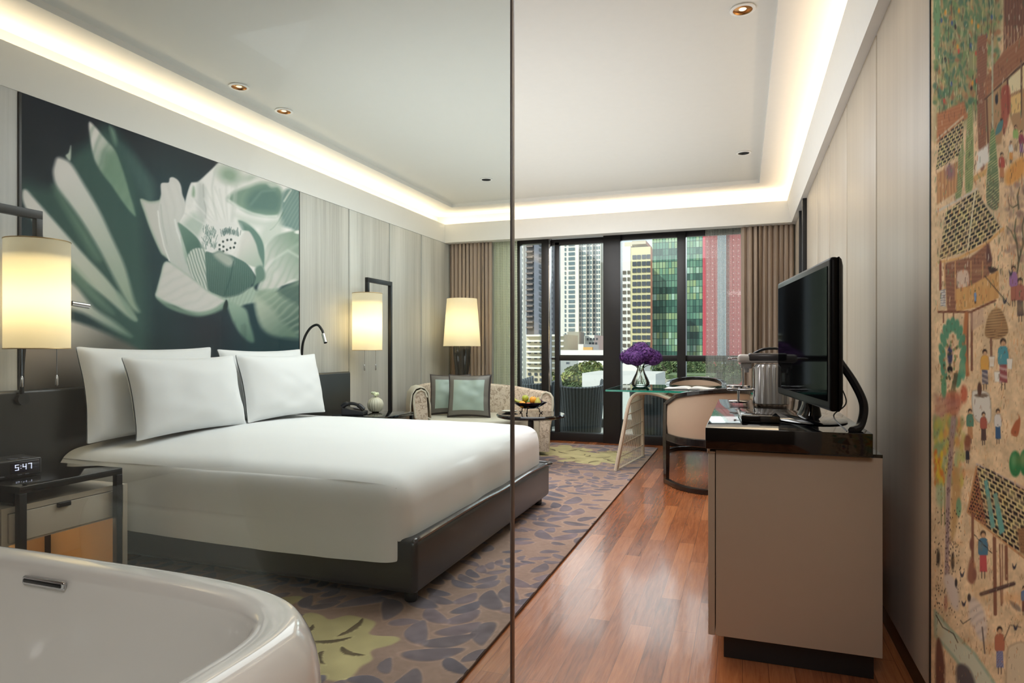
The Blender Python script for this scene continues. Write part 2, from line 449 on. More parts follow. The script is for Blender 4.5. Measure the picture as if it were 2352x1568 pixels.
struct('trim_6', MB().box(XL-.20, YT, ZLIP-.06, XL-.17, 8.3, ZRING+.02).box(.67, YT, ZLIP-.06, .70, 8.3, ZRING+.02), M_WHITE)
# unseen roof and outer walls, added to keep the sun out
struct('roof', MB().box(-4.6, YB-.4, 3.22, 1.4, 8.5, 3.3).box(-4.4, YB-.2, -.1, -4.3, 8.45, 3.3).box(1.1, YB-.2, -.1, 1.2, 8.45, 3.3).box(-4.4, YB-.3, -.1, 1.2, YB-.15, 3.3), M_WHITE)
# LED strips in the trough
t = NT('warm_led'); t.b.inputs['Emission Color'].default_value = (1.0, 0.78, 0.54, 1); t.b.inputs['Emission Strength'].default_value = 10.5
t.b.inputs['Base Color'].default_value = (*lin((255,230,200)), 1); M_LED = t.m
def led(x0, y0, x1, y1, label):
    o = MB().box(x0, y0, ZLIP-.058, x1, y1, ZLIP-.045).build('led_strip', M_LED)
    tag(o, label, 'light strip', 'warm strip lights hidden in the ceiling cove')
led(XL-.15, YT+.05, XL-.09, YF+.03, 'warm strip light in the ceiling cove over the lotus picture wall')
led(0.575, YT+.05, 0.635, YF+.03, 'warm strip light in the ceiling cove over the television wall')
led(XL-.06, YF+.07, 0.5, YF+.12, 'warm strip light in the ceiling cove over the balcony doors')

# ------------------------------------------------------------------ downlights
t = NT('bulb_glow'); t.b.inputs['Emission Color'].default_value = (1.0, 0.72, 0.42, 1); t.b.inputs['Emission Strength'].default_value = 1.1; M_BULB = t.m
M_GOLD = mat('gold_reflector', (190,140,84), 0.3, metal=0.9)
M_TRIMW = mat('white_trim_ring', (236,236,232), 0.4)
def downlight(x, y, label, lit=True, r=0.05):
    z = ZTOP
    d = thing('downlight', label, 'ceiling light', (x, y, z), group='recessed ceiling downlights')
    MB().lathe([(r*1.32, -0.001), (r*1.35, -0.008), (r*1.02, -0.010), (r*1.0, -0.001)], 40, (x, y, z), caps=False).build('trim_ring', M_TRIMW, d)
    MB().lathe([(r, -0.008), (r*0.93, 0.000), (r*0.6, 0.0), (r*.55, -0.0015), (0.0001, -0.0015)], 40, (x, y, z-.001), caps=False).build('reflector', M_GOLD if lit else M_BLACKSAT, d)
    if lit: MB().lathe([(0.0001, -0.006), (r*0.34, -0.005), (r*.4, -0.0026)], 24, (x, y, z), caps=False).build('bulb', M_BULB, d)
downlight(-3.325, 3.662, 'round brass downlight, nearest to the camera of the pair above the bed')
downlight(-3.339, 4.153, 'round brass downlight, farther of the pair above the bed')
downlight(-2.615, 6.556, 'small round downlight in ceiling left of the glass partition edge', False)
downlight(0.002, 3.737, 'large round downlight with white ring and copper reflector, top right of ceiling')
downlight(0.012, 6.474, 'small round downlight with dark centre near the television wall by the window', False)

# ------------------------------------------------------------------ windows and balcony doors
YG = YW
def win(name, parts, glass=None):
    """parts: name, x0,z0,x1,z1, y0,y1"""
    e = bpy.data.objects.new(name, None); COL.objects.link(e); e['kind'] = 'structure'
    for (pn, x0, z0, x1, z1, y0, y1) in parts:
        MB().box(x0, y0, z0, x1, y1, z1, 0.004).build(pn, M_DARKFRAME, e)
    if glass:
        for (x0, z0, x1, z1, y) in glass: MB().box(x0, y-.004, z0, x1, y+.004, z1).build('glass_pane', M_GLASS, e)
    return e
H0, H1 = 2.58, 2.665
win('window_1', [('frame_stile', -2.90, 0, -2.815, H1, YG, YG+.1), ('frame_head', -2.815, 2.60, -2.492, H1, YG, YG+.1), ('frame_sill', -2.815, 0, -2.492, .10, YG, YG+.1)],
    [(-2.815, .1, -2.492, 2.6, YG+.05)])
win('door_1', [('post', -2.492, 0, -2.396, H1+.02, YG-.07, YG+.1), ('door_stile', -2.325, 0, -2.262, 2.60, YG-.02, YG+.05), ('door_head', -2.396, H0-.02, -1.67, 2.635, YG-.02, YG+.05),
    ('door_rail', -2.262, 1.047, -1.67, 1.12, YG-.02, YG+.05), ('door_sill', -2.396, 0, -1.67, .11, YG-.03, YG+.1), ('door_handle', -2.36, 1.06, -2.31, 1.085, YG-.06, YG-.02)],
    [(-2.262, .1, -1.67, 2.6, YG+.02), (-2.396, .1, -2.325, 2.6, YG+.02)])
win('door_2', [('post', -1.67, 0, -1.452, H1+.02, YG-.07, YG+.1), ('door_head', -1.452, H0-.0, -.74, 2.66, YG-.02, YG+.05), ('door_rail', -1.452, 1.047, -.74, 1.12, YG-.02, YG+.05), ('door_sill', -1.452, 0, -.74, .11, YG-.03, YG+.1)],
    [(-1.452, .1, -.74, 2.6, YG+.02)])
win('door_3', [('post', -.755, 0, -.652, H1+.02, YG-.07, YG+.1), ('door_head', -.652, H0, .42, 2.66, YG-.02, YG+.05), ('door_rail', -.652, 1.047, .42, 1.12, YG-.02, YG+.05), ('door_sill', -.652, 0, .42, .11, YG-.03, YG+.1), ('frame_stile', .35, 0, .43, H1, YG, YG+.1)],
    [(-.652, .1, .42, 2.6, YG+.02)])
st = MB().box(-2.394, YG-.075, .1, -2.370, YG-.03, 2.66, .003).build('pull_strip', M_CHROME); st['kind'] = 'structure'; st.name = 'trim_7'

# ------------------------------------------------------------------ glass partition
gp = thing('glass_partition', 'clear frameless glass partition between the bathtub and the bed', 'glass partition', (-2.1, 1.60, 0))
MB().box(-3.70, 1.595, 0.0, -0.5685, 1.605, 2.61).build('glass_pane', M_PART, gp)
MB().box(-0.5680, 1.590, 0.0, -0.5620, 1.610, 2.61, 0.001).build('edge_strip', mat('brushed_steel', (120,118,118), 0.3, metal=0.8), gp)['label'] = 'thin grey metal edge strip'
# ------------------------------------------------------------------ lotus picture
def lotus_colors(U, V):
    dk = np.array((38,45,54.)); tl = np.array((50,76,80.))
    w = np.clip((V-300)/330, 0, 1)[..., None]*0.75
    base = dk*(1-w)+tl*w
    c = Canvas(U, V, (0,0,0)); c.C[:] = base*(0.92+0.16*vnoise(U/60, V/60, 2))[..., None]
    c.blob(470, 340, 140, 60, (64,62,66), 1.6, .8); c.blob(380, 460, 90, 120, (58,80,84), 1.6, .7)
    c.blob(480, 760, 60, 60, (52,48,58), 1.6, .6)
    c.poly([(52,420),(120,430),(160,360),(200,330),(240,290),(285,330),(320,420),(330,560),(340,800),(300,820),(160,640),(60,470)], (66,94,90), 18)
    W = (232,229,225); G = (128,156,136); T = (92,122,114)
    c.poly([(250,292),(262,300),(268,330),(262,330)], (120,150,135), 5)
    c.poly([(270,332),(310,360),(350,420),(352,470),(340,470),(300,400)], (74,100,98), 10)
    c.poly([(203,283),(215,288),(240,318),(263,345),(280,388),(296,440),(310,490),(304,492),(280,462),(255,425),(234,398),(217,368),(208,330)], W, 3, col2=G, g=(215,320,268,360), stripes=(1,.5,26,(110,140,124),.35))
    c.poly([(236,350),(258,352),(275,400),(285,440),(262,420),(240,395)], (120,150,130), 9, a=.75)
    c.poly([(162,334),(161,368),(150,358),(157,350)], (190,200,188), 2)
    c.poly([(124,378),(131,362),(148,366),(165,380),(197,432),(228,485),(256,545),(286,612),(308,690),(320,716),(298,704),(262,640),(232,582),(192,515),(160,470),(130,430),(121,398)], W, 5, col2=(150,170,152), g=(150,400,300,700))
    c.poly([(122,425),(150,460),(190,520),(230,590),(214,590),(170,520),(130,450)], (120,150,130), 9, a=.7)
    c.poly([(51,440),(60,436),(78,456),(122,505),(190,582),(248,645),(312,728),(296,730),(240,682),(200,650),(150,600),(100,548),(66,492),(52,462)], W, 4, col2=(160,176,160), g=(80,500,300,720))
    c.poly([(110,560),(170,610),(230,680),(260,720),(200,680),(140,615)], (128,156,138), 8, a=.6)
    c.poly([(268,675),(276,676),(300,712),(312,735),(300,728)], (140,164,148), 5)
    c.poly([(150,655),(168,652),(215,706),(262,738),(302,772),(278,765),(238,745),(196,722),(150,700)], (205,205,200), 6, col2=(120,148,134), g=(170,690,300,770))
    c.poly([(150,735),(170,738),(232,760),(318,803),(300,812),(230,815),(170,815),(40,815),(40,720)], (205,202,198), 6, col2=(112,112,106), g=(170,740,230,815))
    c.poly([(45,800),(200,808),(220,900),(45,900)], (150,140,132), 10, col2=(92,88,82), g=(60,810,60,890))
    # flower: back petals
    F = [(425,467),(432,440),(439,419),(454,418),(470,403),(486,388),(500,374),(560,340),(700,420),(700,640),(650,655),(600,650),(560,600),(480,580),(430,600),(411,560),(408,513)]
    c.poly(F, W, 2.2, smooth=False)
    c.poly([(425,467),(434,430),(440,421),(447,430),(446,452),(436,480)], (226,224,220), 2)
    c.poly([(443,428),(447,438),(446,452),(440,448)], (150,172,150), 3)
    c.poly([(454,420),(470,430),(474,470),(472,500),(462,520),(452,470)], (200,202,198), 6)
    c.line([(466,424),(467,455),(472,480),(471,500)], 2, (176,178,174), 2)
    c.poly([(470,520),(462,535),(450,545),(428,528),(420,515),(432,500),(448,490)], (168,184,172), 9, a=.75)
    c.blob(526, 402, 26, 18, (140,164,142), 1.2, .85, .4); c.blob(575, 410, 18, 10, (160,175,160), 1.2, .6)
    c.poly([(545,440),(570,418),(604,405),(640,420),(600,425),(566,432)], (222,220,214), 4)
    c.poly([(521,458),(537,441),(568,429),(604,419),(639,428),(650,449),(648,475),(636,496),(604,496),(568,488),(541,470)], (132,156,140), 6)
    c.poly([(565,470),(568,450),(590,432),(625,432),(645,455),(636,485),(600,486),(575,482)], (96,124,118), 9, a=.85)
    c.poly([(614,421),(622,430),(634,428),(630,418)], (190,198,188), 4)
    c.poly([(648,445),(668,432),(700,440),(700,540),(668,525),(640,515),(646,490)], (122,146,140), 4, stripes=(1,.6,9,(150,168,160),.4))
    c.line([(652,462),(662,446),(668,437)], 3, (200,206,196), 2); c.line([(650,488),(640,507),(628,522),(620,528)], 2.4, (112,136,122), 1.5)
    c.poly([(600,528),(640,500),(650,530),(640,545),(612,565),(600,560)], (192,200,190), 8, a=.8)
    c.poly([(610,570),(622,552),(640,538),(684,529),(700,540),(700,634),(672,642),(650,655),(630,668),(592,668),(598,640),(604,605)], (206,206,200), 3, col2=(138,158,142), g=(612,600,680,555), stripes=(.9,.5,16,(150,170,152),.35))
    c.blob(684, 533, 8, 4, (230,230,224), .8)
    # curl to the right of the heart
    c.poly([(545,506),(560,507),(582,523),(601,548),(608,575),(607,612),(600,612),(588,585),(577,554),(566,533),(553,528)], (108,136,126), 3, rim=(176,190,176), rimw=3)
    c.poly([(556,537),(571,531),(586,556),(594,584),(603,612),(577,611),(540,588),(547,560)], (210,208,202), 2, col2=(172,186,172), g=(560,560,598,608))
    # veins and folds of the open back petals
    for k in range(15):
        a = -2.75+k*.098; x0 = 527+16*math.cos(a); y0 = 545+14*math.sin(a); x1 = 527+(105+18*math.sin(k*2.1))*math.cos(a); y1 = 540+(112+16*math.cos(k*1.7))*math.sin(a)
        c.line([(x0, y0), ((x0+x1)/2+3*math.sin(k), (y0+y1)/2), (x1, y1)], 2.2, (196,200,194) if k % 3 else (244,242,238), 2.0, .38, 4)
    c.line([(500,377),(492,395),(486,430),(490,470),(498,505)], 3, (188,194,188), 3, .6); c.line([(560,352),(548,390),(540,430),(534,470),(530,510)], 3, (190,198,190), 4, .5)
    c.line([(523,458),(545,475),(580,490),(610,497),(634,496)], 3, (238,238,232), 3, .7); c.poly([(540,492),(600,505),(632,512),(600,522),(560,512)], (186,196,186), 7, a=.6)
    c.line([(575,470),(600,440),(630,436)], 3, (140,164,152), 4, .6); c.line([(612,640),(640,590),(684,560)], 4, (176,190,176), 5, .6); c.line([(600,630),(622,600),(660,575),(686,590)], 3, (226,226,220), 4, .6)
    # left petals
    c.poly([(321,457),(343,462),(364,459),(369,450),(372,500),(380,550),(386,592),(376,588),(366,577),(345,530),(331,490)], (202,200,194), 2, rim=(160,176,160), rimw=7)
    c.poly([(369,450),(369,422),(386,419),(389,409),(397,407),(408,414),(415,427),(418,446),(425,466),(422,490),(411,513),(414,535),(420,560),(428,590),(440,620),(449,642),(428,632),(409,620),(389,601),(378,568),(367,521),(362,485)], (216,213,209), 1.6, col2=(198,202,196), g=(390,430,430,620), stripes=(1,-.25,20,(196,196,192),.3))
    c.line([(362,485),(366,520),(376,565),(388,598)], 3, (236,235,230), 1.5); c.line([(368,470),(373,515),(383,560)], 2, (186,190,184), 2)
    c.line([(401,505),(406,530),(417,560),(428,590)], 4, (232,232,228), 2)
    c.poly([(408,511),(429,525),(450,544),(462,560),(474,573),(452,572),(436,582),(430,590),(423,565),(414,535)], (116,144,130), 1.8, col2=(88,118,108), g=(414,520,455,568))
    c.poly([(415,545),(424,572),(431,590),(428,605),(420,575)], (160,180,166), 3)
    # heart: stamens, seed head
    c.poly([(470,515),(500,505),(545,512),(556,535),(548,560),(540,590),(500,585),(470,575),(462,550)], (226,224,220), 7)
    rr = random.Random(3)
    for i in range(70):
        x = rr.uniform(466, 496); y = rr.uniform(524, 572); a = rr.uniform(-.7, .5)
        c.line([(x, y), (x+8*math.sin(a), y-9)], 1.3, (108,134,126), .8, .75)
    for i in range(46):
        x = rr.uniform(508, 552); y = 537+0.012*(x-530)**2-4+rr.uniform(-6, 4); a = rr.uniform(-.6, .6)
        c.line([(x, y+3), (x+6*math.sin(a), y-7)], 1.3, (98,122,118), .8, .8)
    c.blob(524, 562, 25, 20, (230,228,224), .2)
    c.poly([(545,558),(551,560),(545,575),(538,590),(530,588),(540,574)], (222,220,215), 2)
    for (cx, cy) in ((1140,1135),(1185,1090),(1240,1070),(1288,1065),(1340,1110),(1325,1165),(1280,1172),(1235,1195),(1188,1215),(1140,1190),(1190,1155)):
        c.blob(300+cx/5.6, 360+cy/5.6, 2.6, 2.8, (70,86,84), .5)
    # bud petal in front
    c.poly([(429,592),(438,575),(456,569),(472,577),(478,600),(484,640),(492,676),(470,664),(450,648),(438,630),(430,610)], (206,210,202), 1.8, stripes=(1,-.35,7,(104,132,120),.75))
    c.poly([(471,579),(488,581),(505,575),(516,583),(530,586),(545,593),(564,604),(578,620),(584,636),(577,655),(548,676),(512,682),(482,671),(474,645),(472,612)], (94,122,114), 1.6, stripes=(1,.05,5,(122,146,136),.35), col2=(78,104,98), g=(500,600,520,680))
    c.poly([(490,584),(505,577),(530,590),(536,604),(524,612),(505,600)], (172,180,170), 5)
    c.line([(536,600),(528,640),(515,678)], 2, (70,96,92), 1.5)
    c.poly([(586,616),(600,610),(608,625),(606,642),(590,652),(580,660),(586,636)], (112,138,126), 3)
    # lower petals
    c.poly([(375,605),(388,601),(420,622),(450,645),(478,668),(500,678),(520,690),(508,706),(485,718),(458,723),(430,716),(400,702),(372,694),(356,680),(359,664),(368,630)], (216,213,208), 2, rim=(180,192,180), rimw=6, stripes=(.5,1,24,(196,200,194),.4))
    c.poly([(358,682),(400,702),(430,712),(458,716),(490,708),(518,690),(522,700),(500,716),(458,727),(420,720),(380,704)], (132,158,140), 3, a=.8)
    c.poly([(482,671),(512,682),(548,676),(578,658),(592,668),(640,662),(600,690),(560,700),(540,712),(521,694),(505,684)], (168,184,170), 3, stripes=(1,.4,9,(140,162,146),.4))
    c.poly([(521,694),(545,700),(565,712),(574,745),(584,782),(570,784),(550,765),(533,735)], (150,172,156), 4, col2=(96,124,112), g=(545,700,565,780))
    c.poly([(590,668),(640,666),(690,640),(700,650),(700,760),(660,768),(640,770),(605,752),(588,715)], (150,168,150), 6, col2=(84,108,100), g=(600,690,660,760), stripes=(.7,1,18,(172,184,168),.4))
    c.poly([(584,683),(600,690),(628,712),(650,740),(690,776),(632,772),(606,758),(594,735)], (182,190,174), 7, col2=(110,134,120), g=(595,700,650,765), a=.9)
    c.poly([(640,668),(690,650),(700,655),(700,700),(665,690)], (84,106,100), 6, a=.8)
    c.poly([(519,688),(523,700),(515,716),(512,704)], (50,62,62), 1.5)
    for _ in range(40):
        x = rr.uniform(330, 600); c.line([(x, rr.uniform(730, 790)), (x+rr.uniform(-3, 3), 815)], 3, (52,66,70), 3, .25)
    return c.C
YL0, YL1 = 2.487, 4.877
ny, nz = 470, 350
yy = np.linspace(YL0, YL1, ny); zz = np.linspace(0.90, ZS-.004, nz); YY, ZZ = np.meshgrid(yy, zz, indexing='ij')
u_, v_ = projpx(XL+.0, YY, ZZ)
lo = thing('wall_picture', 'large black and white photograph of an open lotus flower behind the bed', 'picture', (XL, 3.68, .9))
painted_grid('printed_panel', np.full(YY.shape, XL+0.003), YY, ZZ, lotus_colors(u_, v_), paint_mat('lotus_print', 0.7, 0.12), lo)
MB().box(XL-.055, YL0, .9, XL+.002, YL1, ZS-.004).build('backing_board', M_BLACKSAT, lo)
MB().box(XL-.055, YL0-.016, .9, XL+.008, YL0, ZS-.004, .002).build('frame_edge', M_BLACKSAT, lo)
MB().box(XL-.055, YL1, .9, XL+.006, YL1+.008, ZS-.004, .002).build('frame_edge', M_BLACKSAT, lo)

# ------------------------------------------------------------------ painted village mural on the right wall
def mural_colors(U, V):
    n = vnoise(U/22, V/30, 3); n2 = vnoise(U/5, V/7, 2)
    base = np.array((224,196,158.))*(0.86+0.24*n)[..., None]+(n2[..., None]-.5)*np.array((26,22,20.))
    c = Canvas(U, V, (0,0,0)); c.C[:] = base
    rr = random.Random(11)
    def X(cx, s=3.015): return 2100+cx/s
    def fig(x, y, h, top, skirt, stripe=False, a=0):
        h *= .86
        w = h*0.135
        c.blob(x, y-h*.44, w*.42, h*.075, (60,44,38), .4); c.blob(x+.4, y-h*.40, w*.33, h*.06, (200,160,124), .4)
        c.poly([(x-w*.6,y-h*.33),(x+w*.6,y-h*.33),(x+w*.75,y-h*.05),(x+w*.45,y),(x-w*.5,y),(x-w*.75,y-h*.08)], top, .8, rim=tuple(q*.7 for q in top), rimw=.8)
        c.poly([(x-w*.5,y-.5),(x+w*.5,y-.5),(x+w*.62,y+h*.34),(x-w*.5,y+h*.34)], skirt, .8, smooth=False, stripes=(0,1,4,(225,215,205),.6) if stripe else None)
        c.line([(x-w*.2,y+h*.33),(x-w*.2,y+h*.47)], 1.6, (70,56,52), .7); c.line([(x+w*.25,y+h*.33),(x+w*.25,y+h*.47)], 1.6, (70,56,52), .7)
        c.line([(x+w*.6,y-h*.3),(x+w*1.3,y-h*.05)], 1.4, (196,152,116), .7)
    def roof(poly, col=(206,186,140), dark=(40,36,30), sx=9, sy=9, sl=-.55, sh=.12):
        P = catmull(poly, 2, True) if False else poly
        Pn = np.array(P); idx = np.where((c.U > Pn[:,0].min()) & (c.U < Pn[:,0].max()) & (c.V > Pn[:,1].min()) & (c.V < Pn[:,1].max()))
        if len(idx[0]) == 0: return
        d = c.sdf(P, idx); u = c.U[idx]; v = c.V[idx]
        q = v-sl*u; r = np.floor(q/sy); p = u+sh*v+(r % 2)*sx*.5
        fx = p/sx-np.floor(p/sx); fy = q/sy-r
        tile = (np.clip((fx-.10)*8, 0, 1)*np.clip((.96-fx)*8, 0, 1)*np.clip((fy-.16)*7, 0, 1)*np.clip((.98-fy)*7, 0, 1))
        tile = tile*(0.55+.45*(vnoise(np.floor(p/sx)*3.1, r*2.7) > .3))
        cc = np.array(col)*(1-tile[..., None])+np.array(dark)*tile[..., None]
        cc = cc+(vnoise(u/6, v/6)[..., None]-.5)*np.array((30,40,10))
        m = np.clip(.5+d/2, 0, 1)[..., None]; c.C[idx] += (cc-c.C[idx])*m
    for i in range(1500):
        x = 2147+rr.random()*212; y = rr.uniform(-20, 1590); h_ = rr.uniform(4, 16)
        c.line([(x, y), (x+rr.uniform(-3, 3), y+h_)], rr.uniform(.9, 2.4), rr.choice([(232,206,158),(186,136,92),(150,112,84),(214,170,120),(198,176,136),(170,120,90),(220,150,96),(176,168,120)]), .8, rr.uniform(.25, .6))
    # --- foliage with houses at the top
    c.poly([(2147,-30),(2310,-30),(2300,60),(2262,170),(2250,260),(2200,300),(2150,320)], (126,132,92), 12, smooth=False, a=.8)
    for i in range(420):
        x = 2147+rr.random()**1.2*150; y = rr.uniform(-20, 250)-max(0, x-2240)*.6
        c.blob(x, y, rr.uniform(2, 6), rr.uniform(4, 12), rr.choice([(84,120,84),(110,140,90),(70,108,88),(150,150,96),(160,110,76),(176,150,104),(96,128,92)]), .7, .75, rr.uniform(-.4,.4))
    for i in range(110):
        x = 2150+rr.random()*140; y = rr.uniform(-10, 260); c.line([(x, y), (x+rr.uniform(-3, 3), y+rr.uniform(12, 36))], 1.3, rr.choice([(206,196,158),(70,56,44),(196,180,120)]), .7, .8)
    for i in range(30):
        x = 2150+rr.random()*130; y = rr.uniform(0, 250); c.blob(x, y, 2.5, 6, rr.choice([(196,84,66),(60,84,130),(214,150,60),(40,34,32)]), .6, .9)
    c.poly([(2146,-20),(2160,-20),(2156,118),(2147,120)], (112,150,108), 3)
    c.poly([(2244,110),(2250,84),(2262,80),(2267,100),(2264,360),(2248,365)], (136,92,70), 2, stripes=(.6,1,7,(170,122,96),.4))
    c.poly([(2152,262),(2215,232),(2222,270),(2152,330)], (172,112,74), 3, smooth=False, stripes=(.3,1,8,(196,140,96),.4))
    # big brown house
    c.poly([(2306,-30),(2360,-30),(2360,75),(2305,118)], (124,84,66), 2, smooth=False, stripes=(1,0,7,(90,60,48),.5))
    c.poly([(2305,118),(2360,74),(2360,132),(2262,226),(2258,190),(2282,150)], (152,104,76), 2, smooth=False, stripes=(.8,1,12,(172,124,92),.4))
    for k in range(7): c.line([(2309+7*k, 60+rr.uniform(-3,3)), (2309+7*k, 112-5*k)], 2.2, (176,140,112), .8)
    c.poly([(2262,226),(2360,134),(2360,300),(2330,300),(2310,240),(2300,330),(2268,340)], (176,142,104), 2, smooth=False)
    for (x0, y0, x1, y1, x2, y2) in ((2315,178,2360,140,2360,0),(2262,228,2360,136,0,0)): c.line([(x0,y0),(x1,y1)], 3, (76,52,42), 1)
    c.poly([(2316,182),(2344,158),(2344,205),(2316,218)], (228,216,176), 1, smooth=False); c.poly([(2349,152),(2362,140),(2362,200),(2349,204)], (224,206,160), 1, smooth=False)
    c.poly([(2320,224),(2345,212),(2345,256),(2324,262)], (222,190,128), 1, smooth=False)
    c.line([(2346,140),(2346,270)], 2.5, (84,60,48), .8); c.line([(2314,180),(2316,262)], 4, (92,60,46), .8); c.line([(2266,228),(2270,340)], 4, (110,76,58), 1)
    c.poly([(2300,205),(2318,198),(2320,250),(2306,310),(2300,260)], (160,74,60), 2, a=.8)
    c.blob(2289, 228, 3.5, 12, (44,44,52), .4); c.blob(2300, 275, 3, 4, (40,34,34), .4); c.poly([(2292,285),(2304,275),(2300,300),(2286,310)], (86,128,128), 1)
    # palm trunk with braided leaves
    c.line([(2279,80),(2280,300)], 4, (176,176,150), 1)
    c.poly([(2276,300),(2284,300),(2288,340),(2294,420),(2292,480),(2268,470),(2266,420),(2272,350)], (94,128,84), 1.5, stripes=(.8,1,7,(214,206,150),.7), col2=(90,96,80), g=(2280,330,2280,480))
    c.poly([(2224,262),(2232,250),(2236,330),(2234,430),(2218,440),(2218,340)], (120,140,88), 1.5, stripes=(.8,1,6,(206,190,140),.6))
    c.poly([(2204,300),(2212,310),(2212,400),(2206,455),(2194,450),(2200,380)], (120,136,92), 1.5, stripes=(.8,1,6,(200,184,136),.6))
    c.poly([(2244,350),(2270,330),(2272,370),(2242,395)], (228,224,216), 3, smooth=False); c.poly([(2236,405),(2268,385),(2264,402),(2236,418)], (208,168,112), 1, smooth=False)
    for (x, y, h, tp, sk, st) in ((2346,330,70,(150,70,90),(120,80,120),1),(2333,318,70,(150,180,110),(206,180,140),0),(2322,350,60,(216,214,204),(210,150,80),0),(2301,385,80,(176,86,72),(190,130,90),0),(2181,392,40,(120,90,140),(110,90,100),0)): fig(x, y, h, tp, sk, st)
    c.poly([(2316,385),(2352,360),(2352,400),(2318,425),(2308,410)], (216,150,70), 5, a=.8)
    for i in range(90): c.blob(2310+rr.random()*50, rr.uniform(420, 600), rr.uniform(3,8), rr.uniform(3,9), rr.choice([(158,128,112),(178,150,130),(140,116,108)]), .8, .45)
    for p in ([(2334,640),(2340,600),(2336,560),(2322,530),(2312,520)], [(2340,600),(2350,560),(2348,520),(2354,490)], [(2336,560),(2330,530),(2334,500)], [(2340,480),(2337,450),(2342,430)], [(2338,470),(2326,476),(2318,470)]): c.line(p, 4, (86,84,64), 1.2, .9, 2)
    # tiled roofs
    c.line([(2150,322),(2212,268)], 4, (200,180,150), 1.2)
    roof([(2158,322),(2214,272),(2210,330),(2200,360),(2150,390)], sx=9, sy=8)
    c.poly([(2152,398),(2200,370),(2198,440),(2152,470)], (196,150,104), 2, smooth=False, stripes=(1,0,8,(150,96,70),.5)); c.blob(2182, 395, 10, 16, (110,84,120), 1, .6)
    c.line([(2152,486),(2245,434)], 5, (206,196,180), 1.2)
    roof([(2172,486),(2246,434),(2262,470),(2298,520),(2275,548),(2225,576),(2158,596)], sx=12, sy=10)
    c.line([(2240,440),(2222,575)], 4, (214,204,170), 1); c.line([(2264,470),(2300,522)], 4, (196,180,150), 1)
    c.line([(2156,602),(2200,594),(2262,562),(2304,525)], 6, (212,168,112), 1.2)
    c.poly([(2168,604),(2230,590),(2272,556),(2280,600),(2270,640),(2230,656),(2200,716),(2176,716)], (138,96,76), 2, smooth=False, stripes=(0,1,10,(170,122,92),.5))
    for x in (2170,2194,2230,2257): c.line([(x, 600), (x, 690)], 2.5, (196,150,104), .8)
    c.poly([(2200,626),(2222,622),(2224,655),(2200,660)], (210,186,166), 2); c.line([(2160,600),(2160,665)], 5, (134,78,60), 1.2)
    c.poly([(2195,664),(2228,656),(2264,636),(2294,620),(2294,684),(2240,706),(2196,716)], (208,162,104), 1.5, smooth=False, stripes=(1,0,16,(190,142,88),.4))
    c.line([(2156,716),(2230,716),(2286,690)], 5, (122,76,56), 1.2); c.poly([(2160,666),(2172,664),(2172,704),(2160,702)], (214,206,196), 1, smooth=False, stripes=(0,1,6,(84,90,110),.6))
    fig(2240, 682, 34, (120,150,190), (120,150,190)); c.line([(2262,634),(2318,700)], 2, (60,48,42), .8)
    c.poly([(2270,612),(2292,618),(2276,628)], (70,52,44), 1.5); c.poly([(2268,560),(2276,585),(2278,600),(2266,600)], (104,72,66), 2)
    for (x, b) in ((2167,740),(2190,735),(2222,850),(2232,850)): c.line([(x, 716), (x, b)], 5 if x > 2200 else 3, (130,90,72), 1)
    c.line([(2220,720),(2214,790),(2222,860)], 9, (178,116,74), 2)
    c.poly([(2225,722),(2258,706),(2262,740),(2232,760)], (190,160,140), 2, a=.6, smooth=False)
    # conical basket
    c.poly([(2262,766),(2270,725),(2288,706),(2304,718),(2316,760),(2300,776),(2275,778)], (176,140,98), 1.5, stripes=(.15,1,6,(96,70,52),.7)); c.line([(2276,778),(2277,818)], 5, (140,104,84), 1)
    # round tree left
    for i in range(14):
        a = i/13*PI*1.5-PI*1.25+.2; c.blob(2188+24*math.cos(a), 815+70*math.sin(a), 6.5, 17, (84,140,112), .35, .9, .3*math.cos(a))
    c.blob(2182, 815, 6, 22, (50,54,90), .5, .9); c.blob(2182, 848, 6, 8, (34,30,34), .5)
    for i in range(60): c.blob(2186+rr.gauss(0, 11), rr.uniform(770, 900), 2.2, 4, rr.choice([(160,120,84),(110,130,84),(190,150,120),(74,80,56)]), .6, .8)
    c.line([(2196,860),(2188,900),(2190,960),(2186,1020)], 9, (92,88,66), 1.5, .9, 13); c.poly([(2172,905),(2200,900),(2208,930),(2180,960)], (170,84,66), 5, a=.7)
    c.blob(2214, 905, 8, 20, (184,90,66), .6, .8); c.blob(2212, 850, 6, 22, (86,150,122), .4, .85); c.blob(2168, 890, 6, 26, (86,140,104), .4, .85)
    # bucket carrier, woman at the well
    fig(2304, 838, 140, (86,150,160), (150,84,84), 1); fig(2262, 850, 110, (214,164,84), (90,90,110), 1)
    for (x, y) in ((2278,830),(2290,865),(2319,835)): c.poly([(x-7,y-12),(x+7,y-12),(x+5,y+12),(x-5,y+12)], (232,226,214), 1, smooth=False, rim=(170,160,150), rimw=1.2)
    c.poly([(2232,905),(2240,896),(2262,898),(2274,912),(2276,965),(2258,974),(2236,955)], (214,208,196), 2, rim=(160,152,140), rimw=3); c.blob(2254, 908, 16, 5, (120,100,84), .3, .9); c.blob(2250, 893, 5, 16, (96,68,56), .4)
    for (x, y, h, tp, sk) in ((2328,658,110,(156,116,160),(170,110,90)),(2343,690,120,(170,110,96),(100,84,80)),(2228,980,95,(96,132,110),(190,140,100)),(2259,985,90,(170,96,80),(90,70,66)),(2292,980,95,(214,208,200),(66,96,130)),(2222,1035,70,(150,110,90),(60,56,60))): fig(x, y, h, tp, sk)
